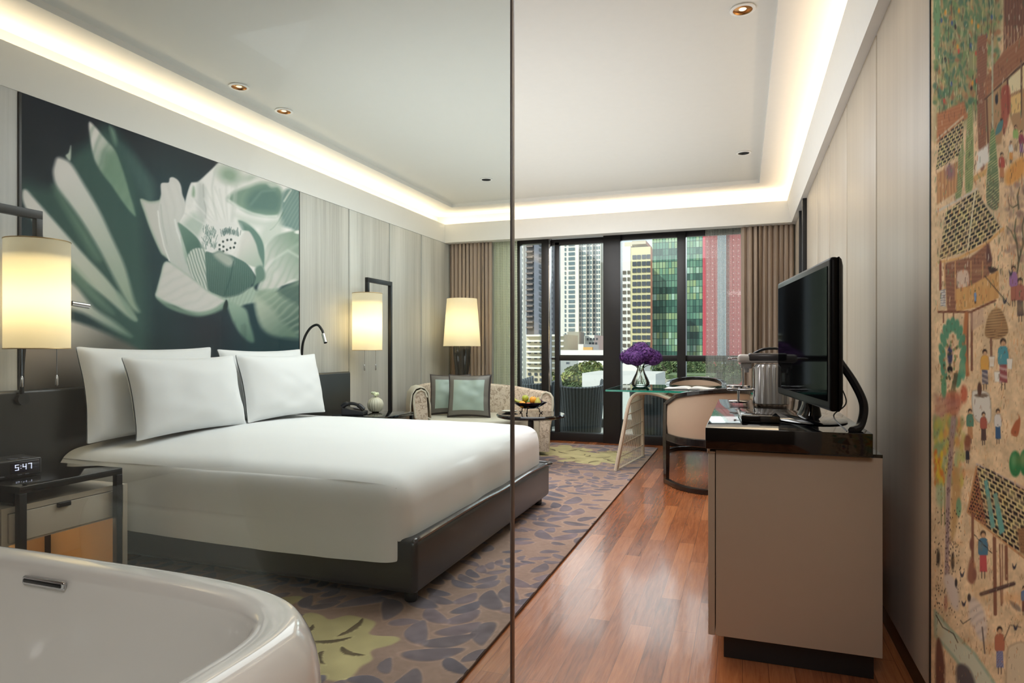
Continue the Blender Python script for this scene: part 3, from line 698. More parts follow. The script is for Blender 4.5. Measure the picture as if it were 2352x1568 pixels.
    c.poly([(2322,990),(2332,968),(2340,960),(2338,950),(2344,965),(2338,1000),(2326,1000)], (176,104,70), 1.5); c.blob(2222, 1012, 8, 14, (130,84,66), .5)
    c.poly([(2147,905),(2200,920),(2200,1010),(2147,990)], (176,128,112), 6, smooth=False, a=.7, stripes=(.5,1,18,(150,96,86),.5))
    # lower left trees
    for i in range(150):
        x = 2147+rr.random()**1.3*66; y = rr.uniform(960, 1110); c.blob(x, y, 5, 12, rr.choice([(140,160,110),(116,146,100),(176,176,96),(206,180,80),(160,170,128),(200,130,80)]), .8, .5)
    for i in range(40): c.blob(2147+rr.random()*20, rr.uniform(1030, 1110), 3, 8, rr.choice([(214,186,66),(206,120,60)]), .8, .7)
    c.line([(2190,960),(2184,1040),(2178,1130),(2174,1320)], 12, (158,134,130), 2, .95, 9)
    for i in range(80): c.blob(2180+rr.gauss(0, 5), rr.uniform(1000, 1320), 1.2, 3, (110,84,84), .6, .7)
    for x in (2162,2170): c.line([(x, 1110), (x, 1205)], 2, (130,124,84), .8)
    c.poly([(2188,1090),(2204,1080),(2206,1150),(2192,1230),(2184,1230)], (180,140,90), 4, a=.8); c.blob(2202, 1165, 6, 22, (104,150,116), .4, .8); c.blob(2160, 1135, 10, 30, (150,170,130), .7, .7)
    for i in range(130): c.blob(2147+rr.random()*60, rr.uniform(1170, 1440), 1, 2.2, (64,50,44), .4, .9)
    for (x, y) in ((2188,1290),(2155,1280)): c.blob(x, y, 4, 18, (50,44,40), .9, .8)
    # green fruits
    for (x, y, rx, ry) in ((2332,1065,14,30),(2354,1062,12,30)):
        c.blob(x, y, rx, ry, (60,124,76), .2); c.blob(x-4, y-8, rx*.4, ry*.5, (110,164,116), 1.2, .7)
    # hut with tiled roof
    c.line([(2244,1066),(2300,1095),(2360,1125)], 5, (190,170,160), 1.2)
    roof([(2244,1068),(2272,1078),(2360,1128),(2360,1282),(2330,1262),(2262,1212)], sx=13, sy=11, sl=.55, sh=-.12, dark=(50,42,40))
    roof([(2243,1075),(2268,1215),(2222,1178)], sx=6, sy=8, sl=.4, col=(176,120,84), dark=(70,50,44))
    c.line([(2243,1072),(2222,1176),(2272,1218),(2358,1285)], 4, (190,140,98), 1.2)
    c.poly([(2260,1105),(2268,1100),(2286,1210),(2276,1214)], (110,160,150), 1.5, smooth=False); c.poly([(2281,1135),(2290,1130),(2308,1220),(2296,1228)], (110,160,150), 1.5, smooth=False)
    c.poly([(2336,1215),(2360,1210),(2360,1275),(2344,1270)], (156,118,84), 3, smooth=False, stripes=(0,1,7,(120,86,62),.5))
    for (x0, y0, x1, y1, w) in ((2234,1180,2234,1330,6),(2284,1236,2286,1410,8),(2311,1255,2312,1330,7),(2296,1250,2300,1390,3),(2302,1250,2303,1385,2)): c.line([(x0,y0),(x1,y1)], w, (138,96,76), 1)
    fig(2258, 1275, 130, (84,120,140), (190,90,90)); c.line([(2238,1228),(2278,1270)], 1.5, (60,48,44), .7)
    c.line([(2254,1364),(2328,1340)], 9, (84,64,60), 1.5); c.line([(2258,1362),(2330,1338)], 2, (120,96,88), 1)
    c.poly([(2226,1290),(2234,1280),(2240,1310),(2236,1340),(2222,1330)], (150,104,84), 3); c.blob(2232, 1250, 5, 14, (130,88,74), .6); c.blob(2238, 1320, 5, 14, (140,96,80), .6)
    # cattle
    c.poly([(2168,1325),(2180,1318),(2194,1335),(2202,1370),(2200,1400),(2186,1390),(2172,1350)], (206,190,176), 4); c.blob(2196, 1338, 3, 10, (70,62,62), .6)
    c.poly([(2226,1380),(2236,1370),(2256,1392),(2266,1430),(2264,1465),(2252,1470),(2236,1440),(2226,1420)], (212,196,180), 4, stripes=(.6,1,20,(150,136,128),.3)); c.blob(2226, 1372, 4, 9, (80,70,66), .6); c.line([(2256,1440),(2262,1500)], 3, (110,96,90), 1); c.line([(2230,1420),(2212,1432),(2206,1424)], 1.6, (70,60,56), .8)
    c.blob(2172, 1385, 4, 18, (170,120,100), .7, .8)
    # stream
    c.poly([(2147,1400),(2180,1440),(2240,1500),(2290,1575),(2250,1590),(2190,1510),(2147,1460)], (196,196,172), 4, smooth=False, rim=(130,160,140), rimw=7)
    c.line([(2150,1412),(2165,1440),(2190,1455),(2200,1475)], 2, (70,60,50), .9); c.poly([(2196,1540),(2206,1524),(2226,1535),(2240,1570),(2234,1600),(2205,1600)], (96,88,88), 4); c.poly([(2150,1480),(2160,1470),(2170,1530),(2166,1600),(2150,1600)], (120,84,72), 3)
    fig(2296, 1495, 130, (176,112,86), (96,100,140), 1)
    c.poly([(2314,1500),(2328,1480),(2352,1476),(2370,1500),(2370,1600),(2316,1600)], (206,188,158), 5, rim=(150,130,110), rimw=3); c.line([(2306,1470),(2320,1435),(2345,1440)], 2, (110,90,74), 1)
    fig(2352, 1380, 80, (90,120,160), (120,80,70)); c.poly([(2318,1378),(2340,1390),(2344,1404),(2328,1396)], (150,132,116), 2)
    for (x, y) in ((2330,1300),(2333,1440),(2322,625),(2308,690),(2214,1385),(2210,1318)): c.poly([(x-5,y-6),(x,y),(x+5,y-7),(x+2,y+6),(x-3,y+6)], (70,66,76), 1)
    for i in range(900):
        x = 2147+rr.random()*212; y = rr.uniform(-20, 700); h_ = rr.uniform(4, 14)
        c.line([(x, y), (x+rr.uniform(-2, 2), y+h_)], rr.uniform(.9, 1.8), rr.choice([(232,210,166),(96,62,48),(70,96,66),(206,120,70),(236,226,206),(60,46,40),(120,150,110),(130,86,70)]), .6, rr.uniform(.35, .75))
    for i in range(500):
        x = 2147+rr.random()*212; y = rr.uniform(700, 1590); h_ = rr.uniform(3, 10)
        c.line([(x, y), (x+rr.uniform(-2, 2), y+h_)], rr.uniform(.8, 1.5), rr.choice([(236,214,170),(110,74,54),(150,96,64),(220,140,84),(96,76,60)]), .6, rr.uniform(.3, .65))
    for i in range(160):
        x = 2150+rr.random()*205; y = rr.uniform(560, 1560); c.blob(x, y, 1, 1.8, rr.choice([(110,70,50),(150,96,60),(90,70,56)]), .5, .6)
    for i in range(40):
        x = 2150+rr.random()*205; y = rr.uniform(560, 1560); c.blob(x, y, rr.uniform(8, 22), rr.uniform(6, 14), rr.choice([(206,140,84),(220,190,140),(190,150,104)]), 1.4, .25)
    return c.C
YM0, YM1 = 1.25, 2.362
yy = np.linspace(YM0, YM1, 380); zz = np.linspace(0.012, ZS-.01, 820); YY, ZZ = np.meshgrid(yy, zz, indexing='ij')
XMU = XR-.012
u_, v_ = projpx(XMU, YY, ZZ)
mu = thing('wall_mural', 'tall painted mural of a village with tiled roofs, trees and tiny figures on the right', 'mural', (XMU, 1.8, 0))
C_ = mural_colors(u_, v_); C_ = np.clip((C_-128)*1.06+128, 8, 250)
painted_grid('painted_panel', np.full(YY.shape, XMU), YY, ZZ, C_, paint_mat('village_paint', 0.75, 0.1), mu, flip=True)
MB().box(XMU+.001, YM0, .01, XMU+.06, YM1, ZS-.01).build('backing_board', M_BLACKSAT, mu)
MB().box(XMU-.004, YM1, 0, XMU+.06, YM1+.010, ZS-.004, .002).build('frame_edge', M_BLACKSAT, mu)
struct('wall_right_bathroom', MB().box(XR, YB, 0, XR+.08, YM0, ZS), M_WALLR)
# ------------------------------------------------------------------ rug
def rug_height_and_color(X, Y):
    rr = random.Random(5); n = vnoise(X*3, Y*3, 3); fine = vnoise(X*60, Y*60, 2)
    base = np.array((160,135,122.))*(0.90+0.16*n)[..., None]+(fine[..., None]-.5)*12
    C = base; H = np.zeros(X.shape)
    xs = X[:, 0]; ys = Y[0, :]
    def stamp(px, py, a, L, W, col, bend=0.0, rise=1.0):
        R = L*.62
        i0, i1 = np.searchsorted(xs, (px-R, px+R)); j0, j1 = np.searchsorted(ys, (py-R, py+R))
        if i1-i0 < 2 or j1-j0 < 2: return False
        dx = X[i0:i1, j0:j1]-px; dy = Y[i0:i1, j0:j1]-py; c_, s_ = math.cos(a), math.sin(a)
        p = (dx*c_+dy*s_)/(L/2); q = (-dx*s_+dy*c_)/(W/2)
        q = q-bend*p*p*2+bend*.6
        e = np.abs(p)**1.7+np.abs(q)**2/np.clip(1.15-.55*p, .3, 2)
        core = e < 1
        if core.any() and (M[i0:i1, j0:j1][core] > 0).mean() > .12: return False
        m = np.clip((1.10-e)/.22, 0, 1)
        k = vnoise(X[i0:i1, j0:j1]*18, Y[i0:i1, j0:j1]*18, 2)
        cc = np.array(col)*(0.88+.24*k)[..., None]
        edge = -np.clip(1-np.abs(e-1.2)/.2, 0, 1)*.10
        sub = C[i0:i1, j0:j1]; sub *= (1-edge[..., None]); sub += (cc-sub)*m[..., None]
        H[i0:i1, j0:j1] += m*.0028*rise
        M[i0:i1, j0:j1] = np.maximum(M[i0:i1, j0:j1], (e < 1.25)*1.0); return True
    M = np.zeros(X.shape)
    # yellow blossoms
    for (bx, by, R) in ((-2.25, 2.15, .42), (-1.62, 2.18, .30), (-1.55, 6.95, .36), (-2.0, 7.3, .4), (-1.35, 7.35, .2)):
        r = np.hypot((X-bx), (Y-by)); a = np.arctan2(Y-by, X-bx)
        lob = R*(1+.13*np.sin(a*7+bx*5)+.10*np.sin(a*11+2)+.35*(vnoise(X*7, Y*7, 2)-.5))
        m = np.clip((lob-r)/.02, 0, 1); cc = np.array((184,172,128.))*(.9+.2*vnoise(X*9, Y*9, 2))[..., None]
        C += (cc-C)*m[..., None]; H += m*.002
        for k in range(9):
            aa = rr.random()*6.28; rad = R*rr.uniform(.25, .75)
            stamp(bx+rad*math.cos(aa), by+rad*math.sin(aa), aa+rr.uniform(-.8, .8), rr.uniform(.1, .2), .028, (104,92,72), .8)
        M = np.maximum(M, (m > .3)*1.0)
    PU = [(124,113,118), (114,107,114), (130,116,120), (118,108,112)]
    # curling sprigs with leaves on both sides
    for s in range(120):
        x = rr.uniform(-3.2, -1.0); y = rr.uniform(1.6, 8.0); a = rr.uniform(0, 6.28); cv = rr.uniform(-.35, .35); n_ = rr.randint(4, 8); g = rr.uniform(.8, 1.6)
        for k in range(n_):
            L = (.19-.012*k)*g; W = (.074-.004*k)*g
            for sd in (-1, 1):
                b = a+sd*rr.uniform(.55, .85); ox = x+math.cos(b)*L*.62; oy = y+math.sin(b)*L*.62
                stamp(ox, oy, b, L, W, rr.choice(PU), -sd*.25)
            x += math.cos(a)*.085*g; y += math.sin(a)*.085*g; a += cv
        stamp(x+.06*math.cos(a), y+.06*math.sin(a), a, .16*g, .06*g, rr.choice(PU))
    for s in range(1500):
        x = rr.uniform(-3.2, -.97); y = rr.uniform(1.6, 8.0)
        stamp(x, y, rr.uniform(-.7, .7)+(1.57 if rr.random() < .3 else 0), rr.uniform(.08, .17), rr.uniform(.045, .07), rr.choice(PU), rr.uniform(-.4, .4))
    return np.clip(C, 0, 255), H
rx0_, rx1_, ry0_, ry1_ = -3.25, -0.957, 1.75, 7.95
xs_ = np.linspace(rx0_, rx1_, 400); ys_ = np.linspace(ry0_, ry1_, 1000); XX, YY = np.meshgrid(xs_, ys_, indexing='ij')
C_, H_ = rug_height_and_color(XX, YY)
rg = thing('area_rug', 'large carved taupe rug with mauve leaves and yellow blossoms under the bed', 'rug', (-2.1, 4.9, 0))
rm = paint_mat('rug_wool', 0.95, 0.1, bump=0.35)
painted_grid('rug_pile', XX, YY, 0.013+H_, C_, rm, rg)
MB().box(rx0_, ry0_, 0.001, rx1_+.003, ry1_, 0.012).build('rug_backing', mat('rug_edge', (92,70,58), .9), rg)

# ------------------------------------------------------------------ bed
def rbox(x0, x1, y0, y1, z0, z1, r, nx=24, ny=24, nz=10, dome=0.0, low=None, wr=0.0, bulge=0.0, seed=0):
    """soft rounded block without underside; low(face) gives the hem height per side"""
    mb = MB()
    cx, cy = (x0+x1)/2, (y0+y1)/2
    def mp(x, y, z):
        qx = min(max(x, x0), x1-r); qy = min(max(y, y0+r), y1-r); qz = min(z, z1-r)
        d = Vector((x-qx, y-qy, z-qz))
        if d.length > 1e-9: d = d.normalized()*r
        p = Vector((qx, qy, qz))+d
        tx = (p.x-cx)/((x1-x0)/2); ty = (p.y-cy)/((y1-y0)/2)
        if z > z1-r*1.01 or p.z > z1-r:
            k = max(0, (p.z-(z1-r))/r); p.z += dome*k*(1 if tx < 0 else max(0, 1-abs(tx)**3.0))*max(0, 1-abs(ty)**2.2)
        if wr:
            nn = float(vnoise(np.array(p.x*5+seed+40), np.array((p.y+p.z)*5+40), 3))-.5
            nx_ = float(vnoise(np.array(p.x*2.2+p.y*3+seed+80), np.array((p.z)*1.5+p.y*1.2+70), 2))-.5
            p += Vector((tx*nx_*wr if abs(tx) > .97 else 0, (1 if ty > 0 else -1)*nx_*wr if abs(ty) > .97 else 0, nn*wr*.35))
        return tuple(p)
    L = lambda a, b, n: [a+(b-a)*i/n for i in range(n+1)]
    def ez(a, b, n):
        o = [a, a+r*.1, a+r*.25, a+r*.45, a+r*.7, a+r]; m = n-10
        return o+[a+r+(b-a-2*r)*i/m for i in range(1, m)]+[b-(q-a) for q in o[::-1]]
    X_ = ez(x0, x1, nx); Y_ = ez(y0, y1, ny)
    mb.grid([[mp(x, y, z1) for y in Y_] for x in X_])
    def side(face, pts, fl):
        rows = []
        for i, (x, y) in enumerate(pts):
            lo_ = low(face, i/(len(pts)-1)) if low else z0
            zz_ = [lo_+(z1-r-lo_)*k/nz for k in range(nz+1)]+[z1-r+r*q for q in (.3, .55, .75, .9, 1.0)]
            rows.append([mp(x, y, z) for z in zz_])
        mb.grid(rows, flip=fl)
    side('y0', [(x, y0) for x in X_], False); side('y1', [(x, y1) for x in X_], True)
    side('x0', [(x0, y) for y in Y_], True); side('x1', [(x1, y) for y in Y_], False)
    return mb
BX1 = -1.40; BY0, BY1 = 2.645, 4.83
bed = thing('bed', 'king size bed with white bedding on a charcoal leather base', 'bed', (-2.5, 3.73, 0))
b = MB().box(-3.62, BY0, .075, BX1, BY1, .325, .03)
b.build('bed_base', M_LEATHER, bed)
pip = catmull([(BX1-.03, BY0+.012, .316), (BX1-.012, BY0+.03, .320), (BX1-.004, BY0+.12, .327), (BX1-.006, 3.4, .332), (BX1-.002, 3.8, .326), (BX1-.006, 4.3, .333), (BX1-.004, 4.7, .326), (BX1-.02, BY1-.01, .324), (-1.9, BY1, .325)], 6)
MB().tube(pip, [.004,.007,.010]+[.012]*(len(pip)-3), 8).build('piping', mat('shiny_leather', (70,68,68), .2, coat=.6), bed)
for (x, y) in ((-1.47, 2.73), (-1.47, 4.74), (-3.4, 2.73), (-3.4, 4.74)):
    MB().lathe([(.028,0.0185),(.032,.026),(.032,.062),(.02,.078)], 16, (x, y, 0)).build('caster', M_BLACKSAT, bed)
def hem(face, t_):
    if face == 'y0': return .212+.006*math.sin(t_*7)+.012*t_
    if face == 'y1': return .22
    return .315
rbox(-3.655, -1.455, 2.605, 4.865, .21, .612, .13, 46, 46, 12, dome=.058, low=hem, wr=.03, seed=3).build('duvet', M_LINEN, bed, sub=1)
_cr = MB().tube([(-1.452, 2.604, .33), (-1.449, 2.603, .42), (-1.455, 2.607, .52), (-1.475, 2.63, .565)], [.004,.004,.003,.001], 6)
hb = thing('headboard', 'low black leather headboard wall panel behind the bed', 'headboard', (-3.70, 3.74, 0))
h = MB(); he = [1.40, 2.065, 5.56]
M_HEAD = mat('black_leather', (30,30,31), .3, coat=.3, var=.12, bump=.2, bscale=350, coat_rough=.3)
MB().box(-3.755, 2.09, 0.02, -3.665, 5.56, .975, .015).build('leather_panel', M_HEAD, hb)
MB().box(-3.755, 1.30, 0.02, -3.655, 2.07, .975, .012).build('leather_panel', M_HEAD, hb)

# pillows
def pill_pt(s_, q, w, h, t, seed, sgn, ext=0.0):
    s2 = math.sin(s_*PI/2)*.35+s_*.65; q2 = math.sin(q*PI/2)*.35+q*.65
    x = s2*w/2*(1-.055*(1-abs(q2)**2)); z = q2*h/2*(1-.07*(1-abs(s2)**2))
    th = t/2*(max(0, 1-abs(s_)**2.3)*max(0, 1-abs(q)**2.3))**.55
    th *= 1+.18*(float(vnoise(np.array(s_*2.2+seed*7+20), np.array(q*2.2+seed*3+20), 2))-.5)*2
    return (x, -sgn*(th+.004+ext)+.004*math.sin((s_*5+q*3+seed)*2.0)*abs(s_*q), z+h/2)
def pillow(w, h, t, seed=0, n=22):
    mb = MB()
    for sgn in (1, -1):
        mb.grid([[pill_pt(-1+2*i/n, -1+2*j/n, w, h, t, seed, sgn) for j in range(n+1)] for i in range(n+1)], flip=(sgn < 0))
    return mb
def put_pillow(label, w, h, t, x, y, z, lean, seed, yaw=0, roll=0):
    e = thing('pillow', label, 'pillow', (x, y, z), 0, 'white bed pillows', world=False)
    o = pillow(w, h, t, seed).build('pillowcase', M_LINEN, e, sub=1)
    # pillow faces +X (the foot of the bed), leans back towards the headboard
    o.rotation_euler = (0, 0, 0)
    o.matrix_local = Matrix.Rotation(yaw, 4, 'Z') @ Matrix.Rotation(-lean, 4, 'Y') @ Matrix.Rotation(PI/2, 4, 'Z') @ Matrix.Rotation(roll, 4, 'Y')
    return e
put_pillow('white pillow at back left, standing against the black headboard next to the near lamp', 1.0, .56, .20, -3.50, 3.17, .66, .16, 1, 0.0)
put_pillow('white pillow at back right, only its upper edge showing by the reading light', .94, .54, .20, -3.50, 4.20, .665, .16, 2, 0.0)
put_pillow('white pillow in front on the left half of the bed', .90, .50, .22, -3.31, 3.27, .665, .22, 3, 0.02)
put_pillow('white pillow in front on the right half of the bed', .89, .50, .22, -3.31, 4.18, .67, .22, 4, -0.02)

# ------------------------------------------------------------------ bedside tables
t = NT('niche_wood'); t.b.inputs['Base Color'].default_value = (*lin((206,168,122)), 1); t.set(rough=.5); M_NICHE = t.m
def nightstand(label, y0, y1):
    e = thing('bedside_table', label, 'bedside table', (-3.3, (y0+y1)/2, 0), 0, 'black and cream bedside tables')
    x0, x1 = -3.512, -2.965; zt = .598
    MB().box(x0, y0, zt-.032, x1, y1, zt, .003).build('table_top', M_BLACK, e)
    for (lx, ly) in ((x1, y0), (x1, y1-.032), (x0+.032, y0), (x0+.032, y1-.032)):
        MB().box(lx-.03, ly, .001, lx, ly+.032, zt-.032, .002).build('leg', M_BLACKSAT, e)
    MB().box(x0+.02, y0+.0, zt-.085, x1-.04, y0+.02, zt-.032).build('top_rail', M_BLACK, e)
    xf = x1-.045
    c = MB().box(x0, y0-.045, .06, xf, y0-.02, zt-.09).box(x0, y1+.015, .06, xf+.03, y1+.04, zt-.09).box(x0, y0-.02, zt-.115, xf, y1+.015, zt-.09).box(x0, y0-.02, .06, x0+.02, y1+.015, zt-.1).box(x0, y0-.02, .06, xf, y1+.015, .08).box(x0, y0-.02, zt-.255, xf, y1+.015, zt-.24)
    c.build('cabinet_body', M_CREAM, e)
    d = MB().box(xf-.012, y0-.018, zt-.245, xf+.008, y1+.012, zt-.118, .002).build('drawer', M_CREAM, e)
    ym = (y0+y1)/2-.03
    MB().box(xf+.005, ym-.03, zt-.135, xf+.022, ym+.03, zt-.113, .003).build('drawer_pull', M_BLACKSAT, d, off=wloc(e))
    MB().box(x0+.021, y0-.018, .082, x0+.03, y1+.012, zt-.256).box(x0+.03, y1+.002, .082, xf-.01, y1+.013, zt-.256).box(x0+.03, y0-.018, .082, xf-.01, y0-.008, zt-.256).build('niche_lining', M_NICHE, e)
    light('POINT', 'niche_lamp', (-3.4, (y0+y1)/2-.08, .30), .75, (1.0, .84, .62), radius=.03)
    return e
nightstand('near bedside table with black glass top, cream drawer and glowing niche', 1.955, 2.455)
nightstand('far bedside table hidden behind the bed, carrying the telephone and ribbed vase', 5.02, 5.56)

# ------------------------------------------------------------------ bedside lamps
t = NT('lit_shade')
tl_ = t.n('ShaderNodeBsdfTranslucent'); tl_.inputs[0].default_value = (*lin((250,238,208)), 1)
df = t.n('ShaderNodeBsdfDiffuse'); df.inputs[0].default_value = (*lin((236,228,206)), 1)
mx = t.n('ShaderNodeMixShader'); mx.inputs[0].default_value = .55; t.l(df.outputs[0], mx.inputs[1]); t.l(tl_.outputs[0], mx.inputs[2])
em = t.n('ShaderNodeEmission'); em.inputs[0].default_value = (1.0, .86, .58, 1); em.inputs[1].default_value = .10
ad = t.n('ShaderNodeAddShader'); t.l(mx.outputs[0], ad.inputs[0]); t.l(em.outputs[0], ad.inputs[1]); t.l(ad.outputs[0], t.out.inputs[0])
M_SHADE = t.m
def bed_lamp(label, y, dirn, z0, z1, ypost):
    x = -3.54; r = .148
    e = thing('bedside_lamp', label, 'lamp', (x, ypost, 0), 0, 'pair of hanging-shade bedside lamps')
    zt = z1+.16
    MB().box(x-.018, ypost-.018, 0, x+.018, ypost+.018, zt, .002).build('post', M_BLACKSAT, e)
    MB().box(x-.017, min(y-.017, ypost), zt-.045, x+.017, max(y+.017, ypost), zt, .002).build('arm', M_BLACKSAT, e)
    MB().box(x-.017, y-.017, z1-.03, x+.017, y+.017, zt-.044, .002).build('hanger', M_BLACKSAT, e)
    s_ = MB(); n = 56
    s_.grid([[(x+r*math.cos(2*PI*i/n), y+r*math.sin(2*PI*i/n), z) for z in [z0+(z1-z0)*k/10 for k in range(11)]] for i in range(n)], closed_u=True, flip=False)
    sh = s_.build('lamp_shade', M_SHADE, e)
    for zr in (z0+.002, z1): MB().tube([(x+r*math.cos(a*2*PI/40), y+r*math.sin(a*2*PI/40), zr) for a in range(40)], .003, 6, closed=True).build('shade_ring', mat('brass', (190,160,110), .3, metal=.8), sh, off=wloc(e))
    MB().lathe([(.0001,z1-.10),(r*.92,z1-.10),(r*.92,z1-.095),(.0001,z1-.095)], 24, (x,y,0)).build('shade_spider', M_WHITE, sh, off=wloc(e))
    for (dx, dy) in ((.03, -.10), (.06, .06)):
        c = MB().tube([(x+dx, y+dy, z0+.06), (x+dx, y+dy, z0-.15)], .0018, 5)
        c.build('pull_cord', M_CHROME, e); 
        MB().lathe([(.003,0),(.007,-.01),(.008,-.055),(.002,-.06)][::-1], 10, (x+dx, y+dy, z0-.14)).build('cord_weight', M_CHROME, e)
    light('POINT', 'lamp_bulb', (x, y, z0+.26), 3.4, (1.0, .80, .52), radius=.06)
    return e
bed_lamp('near bedside lamp with tall cylinder shade hanging from a black arm, at left edge', 2.426, -1, 1.200, 1.775, 1.98)
bed_lamp('far bedside lamp with cylinder shade on a black post right of the bed', 5.66, 1, 1.185, 1.755, 6.11)
def reading_light(label, base, pts):
    e = thing('reading_light', label, 'reading light', base, 0, 'gooseneck reading lights')
    MB().tube(catmull(pts, 8), .011, 10).build('gooseneck', M_BLACKSAT, e)
    a, b_ = Vector(pts[-1]), Vector(pts[-1])+(Vector(pts[-1])-Vector(pts[-2])).normalized()*.07
    MB().tube([a-(b_-a)*.3, b_], .015, 14).build('lamp_head', M_CHROME, e)
    MB().tube([Vector(base), Vector(base)+Vector((.03,0,0))], .03, 16).build('wall_mount', M_BLACKSAT, e)
reading_light('bent black gooseneck reading light on the headboard right of the pillows', (-3.665, 4.73, .93), [(-3.655, 4.73, .93), (-3.62, 4.73, 1.05), (-3.61, 4.74, 1.25), (-3.575, 4.78, 1.37), (-3.50, 4.79, 1.41), (-3.44, 4.78, 1.36), (-3.41, 4.76, 1.31)])
reading_light('reading light head poking out behind the near lamp shade', (-3.665, 2.42, .93), [(-3.655, 2.42, .93), (-3.63, 2.41, 1.15), (-3.62, 2.44, 1.38), (-3.60, 2.54, 1.47), (-3.57, 2.66, 1.455)])

# clock radio with a stand behind, phone, vase
M_PLAST = mat('dark_plastic', (30,30,34), .35, var=.05); M_GREYP = mat('grey_plastic', (84,86,96), .35)
t = NT('clock_digits'); t.b.inputs['Emission Color'].default_value = (.72, .74, 1.0, 1); t.b.inputs['Emission Strength'].default_value = .9; M_DIG = t.m
ck = thing('clock_radio', 'small black clock radio with lit digits on the near bedside table', 'clock radio', (-3.26, 2.10, .598), 0, world=False); ck.rotation_euler = (0, 0, -.12)
MB().box(-.10, -.115, .006, .075, .105, .085, .008).box(-.08, -.10, .001, .06, .09, .01).build('radio_body', M_PLAST, ck)
dp = MB().box(.074, -.03, .022, .079, .092, .074, .002).build('display', mat('dark_display', (22,22,44), .1, coat=1), ck)
def seg_digits(txt, M, w=.016, h=.027, g=.007):
    S = {'5': 'afgcd', '4': 'fgbc', '7': 'abc', ':': ''}
    mb = MB(); x = 0; tk = .0032
    for ch in txt:
        if ch == ':':
            for zc in (.3, .7): mb.box(x, -.0006, h*zc-tk/2, x+tk, .0006, h*zc+tk/2, 0, M)
            x += tk+g*.8; continue
        for s_ in S[ch]:
            q = {'a': (0,h-tk,w,h), 'g': (0,h/2-tk/2,w,h/2+tk/2), 'd': (0,0,w,tk), 'f': (0,h/2,tk,h), 'b': (w-tk,h/2,w,h), 'c': (w-tk,0,w,h/2), 'e': (0,0,tk,h/2)}[s_]
            mb.box(x+q[0], -.0006, q[1], x+q[2], .0006, q[3], 0, M)
        x += w+g
    return mb
seg_digits('5:47', Matrix.Translation((.0797, -.012, .036)) @ Matrix.Rotation(PI/2, 4, 'Z')).build('digits', M_DIG, dp)
for k in range(4): MB().box(.075, -.10+.028*k if k < 2 else .0+.03*(k-2), .011, .079, -.082+.028*k if k < 2 else .018+.03*(k-2), .017, .001).build('button', M_GREYP, ck)
MB().box(.02, .03, .085, .06, .06, .088, .001).box(.02, -.02, .085, .06, .01, .088, .001).build('button', M_GREYP, ck)
ph = thing('telephone', 'black telephone on the far bedside table beside the headboard', 'telephone', (-3.36, 5.16, .598), 0, world=False); ph.rotation_euler = (0,0,.3)
MB().add([(-.1,-.09,0),(.1,-.09,0),(.1,.09,0),(-.1,.09,0),(-.1,-.09,.07),(.1,-.09,.03),(.1,.09,.03),(-.1,.09,.07)], [(0,3,2,1),(4,5,6,7),(0,1,5,4),(1,2,6,5),(2,3,7,6),(3,0,4,7)]).build('phone_base', M_PLAST, ph, bev=.006)
MB().tube(catmull([(-.10,-.06,.075),(-.06,-.06,.10),(0,-.06,.105),(.06,-.06,.085),(.10,-.06,.05)], 6), [.022]*8+[.015]*9+[.022]*8, 12).build('handset', M_PLAST, ph)
MB().box(-.03, -.01, .055, .07, .075, .06, .002, Matrix.Rotation(.2, 4, 'Y')).build('keypad', M_GREYP, ph)
va = thing('ribbed_vase', 'pale round ribbed vase with a white blossom near the far lamp post', 'vase', (-3.30, 5.42, .598), 0, world=False)
MB().lathe([(.03,0),(.055,.01),(.072,.045),(.075,.08),(.062,.115),(.035,.135),(.024,.142),(.02,.139),(.02,.1)], 72, caps=False, flute=.03, fn=18).build('vase_body', mat('pale_ceramic', (206,202,180), .4), va)
fl = MB()
for k in range(14):
    a = k*2.4; r_ = .012+.0015*k; fl.ball((r_*math.cos(a), r_*math.sin(a), .165+.004*((k*7) % 5)), .013, 6, (1, .8, 1.1))
fl.build('blossom', mat('cream_petal', (226,232,196), .7), va)
MB().tube([(0,0,.12),(0,0,.16)], .003, 6).build('stem', mat('leaf_green', (90,130,70), .6), va)
# ------------------------------------------------------------------ television cabinet
tc = thing('media_cabinet', 'taupe low cabinet with glossy black top carrying the television', 'cabinet', (0.2, 3.3, 0))
CX0, CX1, CY0, CY1 = -.098, .47, 2.617, 4.05
M_TAUPE = mat('taupe_lacquer', (176,162,145), .45, coat=.1, var=.02)
MB().box(CX0+.002, CY0, .10, CX1, CY1, .812, .002).build('cabinet_body', M_TAUPE, tc)
for k in range(3):
    a = CY0+(CY1-CY0)*k/3; b_ = CY0+(CY1-CY0)*(k+1)/3
    d = MB().box(CX0-.026, a+.001, .10, CX0-.001, b_-.002, .80, .002).build('cabinet_door', M_TAUPE, tc)
    MB().box(CX0-.030, a+.0, .80, CX0-.020, b_-.002, .832, .002).box(CX0-.030, a, .80, CX0+.0, b_-.002, .806, .001).build('door_pull', mat('pale_pull', (214,208,200), .3, coat=.3), d, off=wloc(tc))
MB().box(CX0+.03, CY0+.05, .001, CX1-.02, CY1-.02, .10).build('plinth', M_BLACKSAT, tc)
MB().box(-.132, CY0-.045, .822, .432, CY1, .902, .002).box(CX0-.0, CY0, .812, CX1+.0, CY1, .824).build('cabinet_top', M_BLACK, tc)
cb = MB().tube([(CX0-.02, CY0+.9, .02), (CX0-.02, CY0+.9, .02)], .002, 4)

